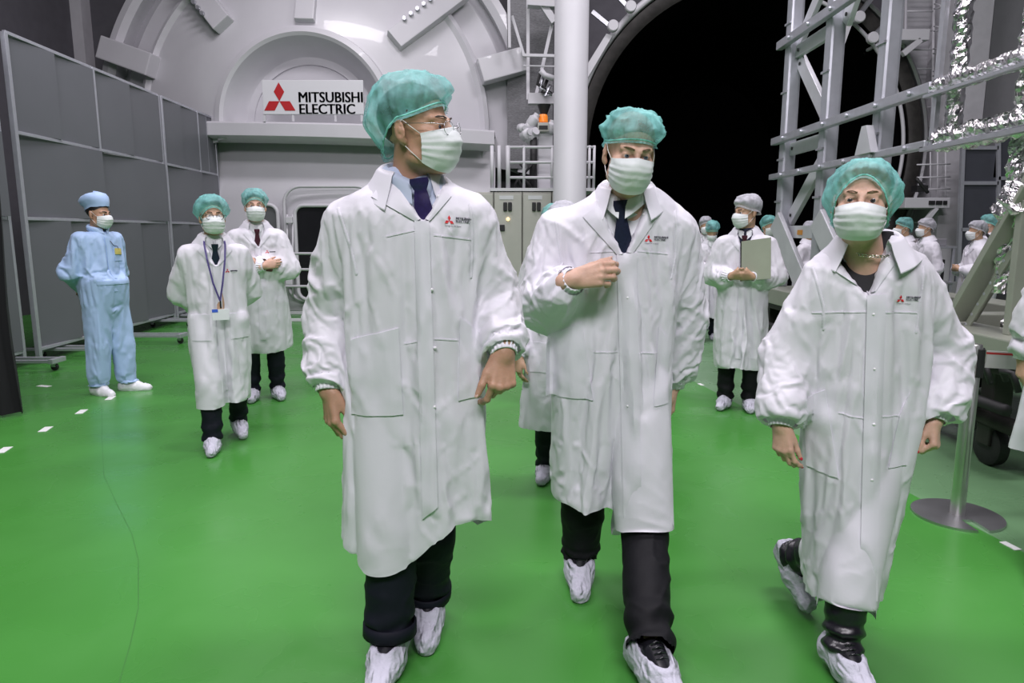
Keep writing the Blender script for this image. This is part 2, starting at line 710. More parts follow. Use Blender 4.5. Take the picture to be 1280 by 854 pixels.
MB().prism([(at(733, 100, 12.9).x, at(733, 100, 12.9).z), (at(733, 88, 12.9).x, at(733, 82, 12.9).z), (at(758, 40, 12.9).x, at(758, 42, 12.9).z), (at(766, 40, 12.9).x, at(766, 44, 12.9).z)], 12.9, 13.1).build('tapered_arm', M_WHITE2, ch, org=O)
MB().prism([(at(1046, 66, 12.9).x, at(1046, 66, 12.9).z), (at(1046, 36, 12.9).x, at(1046, 30, 12.9).z), (at(1060, 8, 12.9).x, at(1060, 4, 12.9).z), (at(1074, 2, 12.9).x, at(1074, 2, 12.9).z), (at(1053, 60, 12.9).x, at(1053, 60, 12.9).z)], 12.85, 13.05).build('tapered_arm', M_WHITE2, ch, org=O)

# ---- chamber door: dished, ringed and ribbed
YD = 13.6
DC = at(402, 163, YD)
KD = .905
dd = thing('chamber_door', 'giant white dished chamber door with concentric rings and bolted ribs', 'chamber door', (DC.x, YD, 0))
O = (DC.x, YD, 0)
MD = ydisc(DC.x, YD, DC.z)


def ring(name, prof, m=M_WHITE, n=96):
    return MB().lathe([(r * KD, z) for r, z in prof], MD, n, math.radians(-12), math.radians(192)).build(name, m, dd, org=O, auto=.5)


ring('dish_shell', [(4.25, -.10), (4.0, .12), (3.50, .22)])
ring('outer_flange', [(4.22, -.3), (4.22, .26), (4.36, .30), (4.50, .26), (4.52, -.4)])
ring('middle_ring', [(3.56, .10), (3.54, .44), (3.46, .50), (3.36, .46)])
ring('dome_shell', [(3.36, .46), (2.9, .62), (2.4, .82), (2.0, .94), (1.72, 1.0)])
ring('boss_ring', [(1.78, .92), (1.74, 1.08), (1.64, 1.12), (1.58, 1.08), (1.50, .90), (1.36, .66), (1.30, .62)])
MB().lathe([(1.31 * KD, .62), (1.16 * KD, .63), (1.15 * KD, .60), (.001, .60)], MD, 64, math.radians(-12), math.radians(192)).build('boss_plate', M_WHITE2, dd, org=O, auto=.5)
for ang, r0, r1, wd, dp in ((130, 2.35, 4.05, .36, .26), (41, 2.30, 4.05, .36, .26), (88, 1.85, 4.1, .34, .16), (17, 3.52, 4.45, .42, .34), (160, 3.30, 4.45, .40, .34), (64, 3.5, 4.45, .4, .3), (112, 3.5, 4.45, .4, .3)):
    a = math.radians(ang)
    d = Vector((math.cos(a), math.sin(a), 0))

    def tz(r):
        return float(np.interp(r, [1.72, 2.0, 2.4, 2.9, 3.36, 3.5, 4.0, 4.3], [1.0, .94, .82, .62, .48, .48, .30, .30]))
    p0, p1 = MD @ (d * r0 * KD + Vector((0, 0, tz(r0) + dp * .25))), MD @ (d * r1 * KD + Vector((0, 0, tz(r1) + dp * .25)))
    rib = MB().beam(p0, p1, wd, dp, up=(0, 1, 0), bev=.02).build('rib', M_WHITE, dd, org=O)
    if r0 < 2.5 and ang != 88:
        for k in range(7):
            q = p0.lerp(p1, .25 + .09 * k) + Vector((0, -dp * .62, 0))
            t = MD.to_3x3() @ Vector((-d.y, d.x, 0))
            q = q + t * wd * .42 * (1 if ang > 90 else 1)
            MB().lathe([(.001, .05), (.035, .05), (.04, .0)], ydisc(q.x, q.y, q.z), 8).build('bolt', M_ALU, rib, org=O)

# ---- hull below the door: ledge, overhanging apron, doorways
hl = thing('door_carriage_hull', 'white hull under the chamber door with ledge and rounded doorways', 'hull', (DC.x, 13.0, 0))
O = (DC.x, 13.0, 0)
P0 = []
for i in range(25):
    t = i / 24
    px = 250 + (618 - 250) * t
    zt = 151 + 4 * t + 8 * t * t * t
    zb = 170 + 2 * t + 10 * t ** 2
    Y = 12.1 + .35 * (2 * t - 1) ** 2
    P0.append((px, zt, zb, Y))
rows = []
for px, zt, zb, Y in P0:
    a, b = at(px, zt, Y), at(px, zb, Y)
    rows.append([a + Vector((0, 1.2, .0)), a + Vector((0, .03, 0)), a + Vector((0, 0, -.03)), b + Vector((0, 0, .02)), b + Vector((0, .03, 0)), b + Vector((0, .5, -.05))])
MB().grid(rows).build('ledge', M_WHITE, hl, org=O, auto=.5)
rows = []
zf = 0.0
for px, zt, zb, Y in P0:
    b = at(px, zb, Y)
    x = b.x
    rows.append([Vector((x, Y + .75, b.z)), Vector((x, Y + .70, b.z - .22)), Vector((x, Y + .55, b.z - .48)), Vector((x, Y + .40, b.z - .75)), Vector((x, Y + .33, b.z - 1.05)), Vector((x, Y + .33, 0))])
MB().grid(rows).build('apron', M_WHITE2, hl, smooth=True, org=O)
def rrect(x0, z0, x1, z1, r, n=6):
    pts = []
    for cx, cz, a in ((x1 - r, z1 - r, 0), (x0 + r, z1 - r, 90), (x0 + r, z0 + r, 180), (x1 - r, z0 + r, 270)):
        for k in range(n + 1):
            b = math.radians(a + 90 * k / n)
            pts.append((cx + r * math.cos(b), cz + r * math.sin(b)))
    return pts


def doorway(x0, x1, y0, y1, Y, inside, frame=.035):
    a, b = at(x0, y0, Y), at(x1, y1, Y)
    pl = rrect(a.x, b.z, b.x, a.z, .16)
    pn = MB().prism(pl, Y - .03, Y + .02).build('doorway_inside', inside, hl, org=O)  # flat sheet across the opening, shade of the interior put into its colour
    MB().tube([(x, Y - .05, z) for x, z in pl], frame, n=8, closed=True).build('doorway_frame', M_WHITE2, pn, smooth=True, org=O)


doorway(369, 440, 257, 374, 12.36, M_DOORDARK)
doorway(316, 354, 256, 374, 12.37, mat('grey_doorway_shade', (.10, .105, .11), .5))
a, b = at(354, 233, 12.36), at(470, 376, 12.36)
MB().tube([(x, 12.36, z) for x, z in rrect(a.x, b.z, b.x, a.z, .3)], .03, n=8, closed=True).build('door_outline', M_WHITE2, hl, smooth=True, org=O)
for py in (275, 318, 335, 352):
    c = at(362, py, 12.28)
    MB().box((c.x - .06, c.y - .05, c.z - .06), (c.x + .06, c.y + .06, c.z + .06), bev=.015).build('hinge_block', M_WHITE2, hl, org=O)
for px in (359, 366):
    a, b = at(px, 268, 12.3), at(px, 372, 12.3)
    MB().tube([a, b], .018, n=8).build('hinge_bar', M_WHITE2, hl, smooth=True, org=O)

# safety rail in front of the hull
rl = thing('safety_rail', 'white three-bar safety rail in front of the rounded doorways', 'railing', (at(360, 390, 11.4).x, 11.4, 0))
O = tuple(rl.location)
for py in (317, 337, 358):
    MB().tube([at(300, py, 11.4), at(574, py, 11.4)], .022, n=8).build('rail_bar', M_WHITE2, rl, smooth=True, org=O)
for px in (302, 345, 408, 470, 520, 572):
    a = at(px, 317, 11.4)
    MB().tube([a, (a.x, a.y, 0)], .022, n=8).build('rail_post', M_WHITE2, rl, smooth=True, org=O)
for py in (393, 402):
    a, b = ground(300, py), ground(470, py)
    tag(MB().box((a.x, a.y - .03, .0), (b.x, a.y + .03, .05), bev=.01).build('floor_rail', M_WHITE2), 'low white rail bar on the floor, ' + ('next to the hull' if py == 393 else 'away from the hull'), 'floor rail', 'floor rails before the hull')

# ---- the sign on the ledge
sg = thing('company_sign', 'white sign board with red three-lozenge emblem and dark MITSUBISHI ELECTRIC lettering', 'sign', at(390, 150, 12.25))
O = tuple(sg.location)
YS = 12.2
a, b = at(327, 100, YS), at(455, 143, YS)
bo = MB().box((a.x, YS, b.z), (b.x, YS + .05, a.z), bev=.008).build('board', mat('white_sign_board', (.62, .62, .65), .4, var=.01), sg, org=O)
for px in (330, 366, 419, 452):
    p = at(px, 147, YS)
    MB().box((p.x - .02, YS + .01, at(px, 152, YS).z), (p.x + .02, YS + .04, b.z), bev=.004).build('foot', M_WHITE2, sg, org=O)
c = at(349.3, 126.5, YS - .005)
sc = (at(331, 139, YS) - at(370, 139, YS)).length
v, f = rhomb_logo(sc / 3.0)
MB().add([(c.x + x, YS - .006, c.z + y) for x, y in v], f).build('emblem', mat('sign_red', (.42, .008, .012), .5, var=0), bo, org=O)
M_SIGNINK = mat('sign_lettering', (.012, .014, .03), .5, var=0)
for tx, x0, x1, y0, y1 in (('MITSUBISHI', 373.5, 453.5, 115, 128), ('ELECTRIC', 374.5, 444, 130, 142.5)):
    v0, f0 = text_mesh(tx, 1.0)
    v = [(p[0] + dx, p[1]) for dx in (0, .018, .036, .054, .066) for p in v0]
    f = [tuple(i + len(v0) * k for i in q) for k in range(5) for q in f0]
    xs = [p[0] for p in v]
    ys = [p[1] for p in v]
    A, B = at(x0, y1, YS), at(x1, y0, YS)
    MB().add([(A.x + (p[0] - min(xs)) / (max(xs) - min(xs)) * (B.x - A.x), YS - .006, A.z + (p[1] - min(ys)) / (max(ys) - min(ys)) * (B.z - A.z)) for p in v], f).build('lettering', M_SIGNINK, bo, org=O, fix=False)

# ---- white round column
cb = at(712, 230, 10.4)
tag(MB().lathe([(.255, 0), (.245, .02), (.245, 9)], Matrix.Translation((cb.x, 10.4, 0)), 40).build('round_column', M_WHITE2, auto=.5), 'tall white round column beside the dark chamber', 'column')

# ---- electrical cabinets with a railed deck above
YC = 11.0
for x0, x1 in ((585, 617), (617, 653), (653, 690), (690, 727)):
    a, b = at(x0, 240, YC), at(x1, 240, YC)
    w = b.x - a.x
    t = thing('electrical_cabinet', {585: 'cream electrical cabinet at the end of the row, half behind the tall man', 617: 'cream electrical cabinet with name plate, yellow lamp and black switch', 653: 'cream electrical cabinet next to the one with the yellow lamp', 690: 'cream electrical cabinet in front of the round column base'}[x0], 'cabinet', (a.x + w / 2, YC, 0), group='cabinet row under the deck')
    O = tuple(t.location)
    MB().box((a.x + .004, YC + .03, .0), (b.x - .004, YC + .5, a.z), bev=.01).build('body', M_CREAM, t, org=O)
    MB().box((a.x + .014, YC, .10), (b.x - .014, YC + .028, a.z - .03), bev=.006).build('door', M_CREAM, t, org=O)
    if x0 in (617, 653):
        for px in (x0 + 14.5, x0 + 20.5):
            p = at(px, 258.5, YC - .02)
            MB().box((p.x - .03, YC - .03, p.z - .07), (p.x + .03, YC + .0, p.z + .07), bev=.014).build('handle', M_RUBBER, t, org=O)
        p = at(x0 + 16, 247, YC)
        MB().box((p.x - .11, YC - .006, p.z - .03), (p.x + .11, YC + .0, p.z + .03)).build('name_plate', mat('pale_name_plate', (.55, .56, .58), .4), t, org=O)
    if x0 == 617:
        p = at(635, 274, YC)
        MB().lathe([(.001, .03), (.022, .025), (.028, 0)], ydisc(p.x, YC, p.z), 12).build('indicator_lamp', mat('amber_lamp', (.7, .5, .2), .3, emit=(1, .7, .3, 2.0)), t, smooth=True, org=O)
        p = at(627, 285, YC)
        MB().box((p.x - .05, YC - .02, p.z - .05), (p.x + .05, YC, p.z + .05), bev=.006).build('switch', M_RUBBER, t, org=O)
zd = at(640, 239, YC).z
dk = thing('railed_deck', 'white railed deck on top of the cream cabinets', 'railing', (at(660, 239, YC).x, YC + .2, zd))
O = tuple(dk.location)
MB().box((at(612, 240, YC).x, YC + .01, zd + .002), (at(744, 240, YC).x, YC + 1.4, zd + .05)).build('deck_plate', M_WHITE2, dk, org=O)
for py in (184, 203, 222):
    MB().tube([at(634, py, YC + .1), at(743, py, YC + .1)], .022, n=8).build('rail_bar', M_WHITE2, dk, smooth=True, org=O)
for px, r in ((635, .035), (655, .022), (690, .022), (737, .022), (743, .022), (615, .03), (624, .03)):
    a = at(px, 182, YC + .1)
    MB().tube([(a.x, a.y, zd + .05), a], r, n=8).build('rail_post', M_WHITE2, dk, smooth=True, org=O)
# pump with warning beacon behind the rail
pm = thing('vacuum_pump_post', 'white valve assembly on a post with orange beacon and black horn', 'valve', (at(680, 239, 11.6).x, 11.6, zd + .05))
O = tuple(pm.location)
a, b = at(672, 160, 11.6), at(690, 240, 11.6)
MB().box((a.x, 11.5, zd + .05), (b.x, 11.75, a.z), bev=.02).build('post', M_WHITE2, pm, org=O)
a, b = at(673, 146, 11.55), at(685, 153, 11.55)
MB().lathe([(.001, .12), (.06, .12), (.075, .09), (.075, .0)], Matrix.Translation((at(679, 150, 11.55).x, 11.55, b.z)), 20).build('beacon', mat('orange_beacon', (.75, .2, .02), .35, emit=(1, .3, .03, .3)), pm, org=O, auto=.6)
c = at(679, 160, 11.45)
MB().box((c.x - .09, 11.4, c.z - .06), (c.x + .09, 11.55, c.z + .08), bev=.01).build('beacon_box', M_CREAM, pm, org=O)
MB().box((c.x - .07, 11.39, c.z - .03), (c.x + .07, 11.405, c.z + .03)).build('beacon_slot', M_RUBBER, pm, org=O)
c = at(680, 131, 11.6)
MB().lathe([(.05, -.16), (.11, .0), (.001, .0)], Matrix.Translation(c), 16).build('horn', M_RUBBER, pm, org=O, auto=.6)
for px, py, r in ((658, 168, .10), (666, 152, .09), (652, 160, .07), (664, 170, .11), (688, 160, .08), (662, 158, .07)):
    c = at(px, py, 11.5)
    MB().lathe([(.001, r * 1.2), (r * .7, r * 1.1), (r, r * .6), (r, -r * .6), (r * .6, -r), (r * .6, -r * 1.5), (.001, -r * 1.5)], Matrix.Translation(c) @ Matrix.Rotation(px, 4, 'X') @ Matrix.Rotation(px * 2.1, 4, 'Y'), 14).build('valve_body', M_WHITE2, pm, org=O, auto=.6)
MB().tube([at(667, 172, 11.45), at(667, 200, 11.45), at(665, 236, 11.45)], .06, n=10).build('black_hose', M_RUBBER, pm, smooth=True, org=O)
for k in range(3):
    p = [at(650 + 5 * k + 6 * math.sin(i * .9 + k), 205 + i * 5, 11.4) for i in range(7)]
    MB().tube(p, .02, n=6).build('cable', M_RUBBER, pm, smooth=True, org=O)

# ---- gantry steel behind the column, upper left of the mouth
gs = thing('gantry_steelwork', 'pale steel brackets and pipes between the chamber door and the column', 'steelwork', (at(665, 60, 12.6).x, 12.6, 0))
O = tuple(gs.location)
MB().box((at(634, 20, 13.3).x, 13.3, 2.6), (at(692, 20, 13.3).x, 13.5, 9)).build('grating_wall', mat('grey_grating', (.17, .17, .18), .6, var=.35, scale=25, aniso=(1, 1, 6)), gs, org=O)
for p, q, w in ((at(668, -10, 12.6), at(693, 28, 12.6), .12), (at(660, 0, 12.6), at(720, 4, 12.6), .22), (at(636, 0, 12.7), at(637, 60, 12.7), .05), (at(660, 0, 12.9), at(660, 125, 12.9), .06), (at(654, 69, 12.5), at(694, 70, 12.5), .05), (at(654, 82, 12.6), at(694, 83, 12.6), .025), (at(660, 124, 12.5), at(694, 124, 12.5), .18), (at(690, 30, 12.8), at(670, 120, 12.8), .06), (at(640, 20, 12.8), at(655, 70, 12.8), .05)):
    MB().beam(p, q, w, w, bev=.006).build('steel_member', M_WHITE2, gs, org=O)
for k in range(4):
    MB().tube([at(676 + 4 * k, 88 + 6 * k, 12.3), at(672 + 3 * k, 105 + 5 * k, 12.3), at(690, 118, 12.3)], .03, n=6).build('pipe', M_ALU if k % 2 else M_RUBBER, gs, smooth=True, org=O)
MB().tube([at(676, 88, 12.2), at(681, 94, 12.2), at(692, 98, 12.2)], .05, n=10).build('pipe', M_WHITE2, gs, smooth=True, org=O)

# ---- right of the mouth: ladder, shelf bracket, small equipment on the pale wall
ld = thing('caged_ladder', 'white caged ladder on the pale wall beside the chamber rim', 'ladder', (at(1160, 100, 13.3).x, 13.3, 0))
O = tuple(ld.location)
for px in (1133, 1168):
    MB().tube([at(px, -30, 13.4), at(px - 6, 330, 13.4)], .025, n=6).build('ladder_rail', M_WHITE2, ld, smooth=True, org=O)
for k in range(14):
    MB().tube([at(1133 - k * .3, -10 + 24 * k, 13.4), at(1168 - k * .3, -10 + 24 * k, 13.4)], .016, n=6).build('rung', M_WHITE2, ld, smooth=True, org=O)
for k in range(7):
    p = [at(1168 - k * .5 + 8 * math.sin(t * .52), 8 + 28 * k + 3 * math.cos(t * .52), 13.2 - .25 * math.sin(t * .52)) for t in range(7)]
    MB().tube(p, .014, n=5).build('cage_hoop', M_WHITE2, ld, smooth=True, org=O)
wb = thing('wall_bracket', 'white bracket shelf with diagonal brace beside the chamber rim', 'bracket', (at(1145, 45, 13.0).x, 13.0, 0))
O = tuple(wb.location)
a, b = at(1112, 36, 12.8), at(1162, 50, 12.8)
MB().box((a.x, 12.8, b.z), (b.x, 13.6, a.z), bev=.015).build('shelf', M_WHITE, wb, org=O)
MB().beam(at(1150, 50, 12.85), at(1128, 68, 12.85), .10, .10, bev=.01).build('brace', M_WHITE, wb, org=O)
jb = thing('junction_box', 'dark junction box with black hose on the wall beside the chamber', 'box', at(1149, 236, 12.6))
O = tuple(jb.location)
a, b = at(1143, 232, 12.6), at(1156, 240, 12.6)
MB().box((a.x, 12.5, b.z), (b.x, 12.7, a.z), bev=.01).build('box', M_RUBBER, jb, org=O)
MB().tube([at(1145, 223, 12.5), at(1151, 230, 12.5), at(1157, 238, 12.5), at(1160, 241, 12.5)], .03, n=8).build('hose', M_RUBBER, jb, smooth=True, org=O)
wp = thing('equipment_platform', 'white equipment platform with grilles low on the pale wall', 'platform', (at(1160, 255, 12.6).x, 12.6, 0))
O = tuple(wp.location)
a, b = at(1132, 247, 12.5), at(1187, 260, 12.5)
MB().box((a.x, 12.5, b.z), (b.x, 13.4, a.z), bev=.01).build('deck', M_WHITE2, wp, org=O)
for x0, x1 in ((1161, 1168), (1170, 1177), (1179, 1183)):
    p, q = at(x0, 251, 12.5), at(x1, 256, 12.5)
    MB().box((p.x, 12.48, q.z), (q.x, 12.505, p.z)).build('grille', M_RUBBER, wp, org=O)
MB().beam(at(1170, 260, 12.55), at(1150, 285, 12.55), .10, .06).build('brace', M_WHITE2, wp, org=O)
for py in (206, 222, 237):
    MB().tube([at(1146, py, 12.7), at(1188, py - 1, 12.7)], .014, n=6).build('rail_bar', M_WHITE2, wp, smooth=True, org=O)
for px in (1163, 1172, 1182):
    MB().tube([at(px, 190, 12.7), at(px, 250, 12.7)], .012, n=6).build('rail_post', M_WHITE2, wp, smooth=True, org=O)


# ================================================================== partitions
def partition(label, ys, x0, slope, top=3.42, mid=2.44, low=1.56, bot=.16, feet=(), mull=True, group=None):
    def X(y):
        return x0 + slope * (y - 7.36)
    t = thing('partition_screen', label, 'partition', (X(ys[0]), ys[0], 0), group=group)
    O = tuple(t.location)

    def pt(y, z, off=0):
        return Vector((X(y) + off, y, z))
    for y in ys:
        MB().beam(pt(y, .05), pt(y, top), .05, .05, bev=.005).build('post', M_ALU_D, t, org=O)
    for z in (top, mid, low, bot):
        MB().beam(pt(ys[0], z), pt(ys[-1], z), .035, .035, bev=.004).build('rail', M_ALU_D, t, org=O)
    for a, b in zip(ys, ys[1:]):
        for z0, z1, m in ((bot, low, mull), (low, mid, False), (mid, top, mull)):
            n = 2 if m else 1
            for k in range(n):
                p = a + (b - a) * k / n + (.028 if k == 0 else .008)
                q = a + (b - a) * (k + 1) / n - (.028 if k == n - 1 else .008)
                MB().beam(pt((p + q) / 2, z0 + .02), pt((p + q) / 2, z1 - .02), q - p, .008, up=(1, slope, 0)).build('panel', M_PANEL, t, org=O)
            if m:
                y = (a + b) / 2
                MB().beam(pt(y, z0), pt(y, z1), .03, .03, bev=.004).build('mullion', M_ALU_D, t, org=O)
    for y, w0, w1 in feet:
        for dy in (-.09, .09):
            MB().beam(pt(y + dy, .11) + Vector((w0, 0, 0)), pt(y + dy, .11) + Vector((w1, 0, 0)), .035, .035, bev=.006).build('foot_bar', M_ALU_D, t, org=O)
        e = pt(y, .11) + Vector((w1, 0, 0))
        MB().beam(e + Vector((0, -.11, 0)), e + Vector((0, .11, 0)), .05, .05, bev=.006).build('foot_bar', M_ALU_D, t, org=O)
        for ww in (w0 * .6, w1 - .03):
            c = pt(y, .04) + Vector((ww, 0, 0))
            cs = MB().lathe([(.001, .018), (.032, .018), (.038, .01), (.038, -.01), (.032, -.018), (.001, -.018)], Matrix.Translation(c) @ Matrix.Rotation(math.pi / 2, 4, 'X'), 16).build('caster', M_RUBBER, t, org=O, auto=.6)
            MB().box((c.x - .02, c.y - .026, c.z), (c.x + .02, c.y + .026, c.z + .06), bev=.004).build('caster_fork', M_ALU, cs, org=O)
    return t


partition('tall grey partition screen on wheels behind the worker in blue', (7.36, 8.92, 10.62), -5.14, -.035, feet=((7.75, -.35, .75), (8.75, -.35, .95), (10.3, -.3, .4)))
partition('grey partition screen on wheels at the far end, next to the white hull', (10.72, 12.0, 12.75), -5.14, -.035, feet=((10.95, -.3, .4), (12.6, -.3, .3)))
partition('grey partition screen next to the black curtain', (5.5, 7.22), -5.22, -.035, feet=((7.0, -.3, .5),))


# black curtain beside the partition
def curtain():
    P = []
    for i in range(41):
        t = i / 40
        row = []
        for j in range(15):
            z = .02 + 3.9 * j / 14
            x = -4.95 + 1.13 * t
            y = 5.25 + .05 * math.sin(t * 34 + .4 * math.sin(z * 2)) + .02 * math.sin(t * 61)
            row.append(Vector((x + .015 * math.sin(z * 3 + t * 9) * (1 if j else 0), y - .05 * t, z)))
        P.append(row)
    mb = MB()
    sheet(mb, P, .006, (0, 1, 0))
    tag(mb.build('black_curtain', mat('black_drape_cloth', (.006, .006, .008), .9, var=.1), smooth=True), 'floor-length black curtain hanging in front of the grey partition', 'curtain')


curtain()

# dark panelled screen in front of the pilaster on the right
t = thing('dark_screen', 'dark grey panelled screen with pale frame beside the pilaster', 'partition', (at(1228, 230, 12.2).x, 12.2, 0))
O = tuple(t.location)
for x0, x1, y0, y1 in ((1206, 1246, 186, 228), (1203, 1246, 230, 286), (1200, 1246, 288, 352), (1249, 1279, 150, 222), (1249, 1279, 224, 352)):
    a, b = at(x0, y0, 12.2), at(x1, y1, 12.2)
    MB().box((a.x, 12.2, b.z), (b.x, 12.23, a.z), bev=.004).build('panel', mat('dark_slate_panel', (.055, .058, .072), .45), t, org=O)
for p, q in ((at(1203.5, 184, 12.19), at(1197, 352, 12.19)), (at(1247.5, 150, 12.19), at(1247.5, 352, 12.19)), (at(1204, 229, 12.19), at(1247, 229, 12.19)), (at(1201, 287, 12.19), at(1247, 287, 12.19)), (at(1204, 185, 12.19), at(1247, 185, 12.19)), (at(1247, 223, 12.19), at(1279, 223, 12.19))):
    MB().beam(p, q, .06, .06).build('frame_bar', M_ALU_D, t, org=O)


# ================================================================== aluminium test frame
XF = 3.0


def fy(px):
    """distance along the frame plane x = XF seen at column px"""
    return (XF * 860 / (px - 640)) / _c


fr = thing('test_frame', 'tall aluminium test frame of tubes, flat braces and foil-wrapped bars', 'frame', (XF, 6.0, 0))
O = tuple(fr.location)


def fp(px, z, dx=0.0):
    return Vector((XF + dx, fy(px), z))


ZS1, ZS2, ZS3 = 3.40, 2.40, 2.02
Y1, Y2, Y3 = fy(978), fy(1027), fy(1093)
ZB = .82
for y, w in ((Y1, .14), (Y2, .14), (Y3, .13)):
    MB().beam((XF, y, ZB), (XF, y, 5.2), w, w, up=(0, 1, 0), bev=.025).build('upright', M_ALU_D, fr, org=O)
    for z in (1.75, 2.2, 2.9, 3.6):
        MB().beam((XF - w / 2 - .004, y - w / 2, z), (XF - w / 2 - .004, y + w / 2, z), .02, .02).build('clamp_strip', M_ALU, fr, org=O)
# longitudinal bars
for z, h in ((ZS1, .085), (ZS2, .075), (ZS3, .058)):
    b = MB().beam((XF - .11, Y1 + .12, z), (XF - .11, fy(1170), z), h, .07, up=(1, 0, 0), bev=.008).build('long_bar', M_ALU, fr, org=O)
    for k in range(6):
        y = Y1 - (Y1 - fy(1170)) * (k + .5) / 6
        MB().lathe([(.001, .02), (.016, .02), (.02, 0)], Matrix.Translation((XF - .147, y, z)) @ Matrix.Rotation(-math.pi / 2, 4, 'Y'), 8).build('bolt', M_ALU_D, b, org=O)
MB().beam((XF - .11, Y1 + .12, 4.05), (XF - .11, fy(1100), 4.05), .10, .07, up=(1, 0, 0), bev=.008).build('long_bar', M_ALU, fr, org=O)
# flat cross members and diagonals between the first two uprights
M_FLAT = mat('white_flat_bar', (.56, .56, .60), .35, metal=.2)


def flat(a, b, w=.13, t=.05):
    o = MB().beam(a, b, w, t, up=(1, 0, 0), bev=.006).build('cross_brace', M_FLAT, fr, org=O)
    for e, d in ((Vector(a), 1), (Vector(b), -1)):
        q = e + (Vector(b) - Vector(a)).normalized() * d * .08 + Vector((-.03, 0, 0))
        MB().lathe([(.001, .006), (.018, .006), (.018, 0)], Matrix.Translation(q) @ Matrix.Rotation(-math.pi / 2, 4, 'Y'), 10).build('bolt_hole', M_RUBBER, o, org=O)


for z in (3.30, 2.30, 1.42):
    flat((XF + .02, Y1 - .07, z), (XF + .02, Y2 + .07, z))
MB().box((XF - .012, (Y1 + Y2) / 2 - .06, 1.39), (XF - .006, (Y1 + Y2) / 2 + .06, 1.44)).build('orange_sticker', mat('orange_sticker_print', (.6, .25, .03), .5), fr, org=O)
flat((XF + .05, Y1 - .05, 3.42), (XF + .05, Y2 + .05, 4.1))
flat((XF + .05, Y1 - .08, 3.22), (XF + .05, Y2 + .06, 2.42), .15)
flat((XF + .05, Y2 + .06, 2.22), (XF + .05, Y1 - .08, 1.55), .15)
flat((XF + .05, Y2 - .1, 3.3), (XF + .05, Y3 + .1, 4.4), .15)
# splayed feet plates
for px0, px1 in ((979, 1000), (1032, 1052)):
    a, b = fp(px0, 1.52, -.1), fp(px0, .85, .0)
    MB().beam(fp(px0, 1.55, -.09), Vector((XF + .02, fy(px0) - .62, ZB)), .26, .05, up=(1, 0, 0), bev=.01).build('splay_plate', M_FLAT, fr, org=O)
g = fp(1098, ZS3 + .02, -.15)
MB().prism([(-.13, 0), (-.02, .22), (.05, .22), (.13, 0)], -.03, .03, Matrix.Translation(g) @ Matrix.Rotation(math.pi / 2, 4, 'Z')).build('gusset', M_FLAT, fr, org=O)


# foil-wrapped members
def foil(a, b, w, h, name='foil_wrap', amp=.02, seed=0, parent=None):
    a, b = Vector(a), Vector(b)
    L = (b - a).length
    d = (b - a).normalized()
    u = d.orthogonal().normalized()
    v = d.cross(u)
    n = max(6, int(L / .022))
    rows = []
    for i in range(n + 1):
        c = a.lerp(b, i / n)
        row = []
        for k in range(19):
            t = 2 * math.pi * k / 18
            q = V_(math.cos(t), math.sin(t))
            r = 1 + 0 * t
            p = c + u * q[0] * w + v * q[1] * h
            nz = noise.noise(p * 17 + Vector((seed, 0, 0))) * amp * .8 + noise.noise(p * 48 + Vector((seed, 5, 0))) * amp * .55
            row.append(p + (u * q[0] + v * q[1]) * nz)
        rows.append(row)
    mb = MB()
    mb.grid(rows)
    for e in (0, -1):
        mb.add(rows[e], [tuple(range(18))])
    return mb.build(name, M_FOIL, parent or fr, smooth=False, org=O)


def V_(x, y):
    m = max(abs(x), abs(y))
    k = .75 + .25 / max(m, 1e-6) * .9
    return (x * k, y * k)


foil((XF, fy(1178), ZS3), (XF, fy(1178), 5.0), .055, .055, seed=1)
MB().beam((XF - .10, fy(1173), ZS3 - .02), (XF - .10, fy(1173), 5.0), .03, .05).build('upright', M_ALU, fr, org=O)
foil((XF - .08, fy(1170), ZS2), (XF - .08, fy(1300), ZS2), .05, .06, seed=2, amp=.016)
foil((XF - .06, fy(1170), ZS3 + .02), (XF - .06, fy(1300), ZS3 + .02), .06, .08, seed=3, amp=.035)
MB().beam((XF - .12, fy(1165), ZS3 - .03), (XF - .12, fy(1310), ZS3 - .03), .03, .05, up=(1, 0, 0)).build('long_bar', M_ALU, fr, org=O)
MB().beam((XF - .15, fy(1168), ZS2 - .06), (XF - .15, fy(1310), ZS2 - .06), .02, .04, up=(1, 0, 0)).build('long_bar', M_ALU, fr, org=O)
foil((XF, fy(1262), 1.05), (XF, fy(1262), 4.5), .05, .05, seed=4, amp=.03)
foil((XF + .10, fy(1278), 1.3), (XF + .10, fy(1278), 4.5), .06, .06, seed=5, amp=.03)
foil((XF + .02, fy(1262), 1.52), (XF - .05, fy(1290), 1.62), .11, .12, seed=6, amp=.05)
foil((XF + .30, fy(1240), .92), (XF + .36, fy(1262), 1.32), .10, .14, seed=7, amp=.06)
foil((XF + .32, fy(1225), .90), (XF + .36, fy(1285), .92), .16, .08, seed=8, amp=.05)

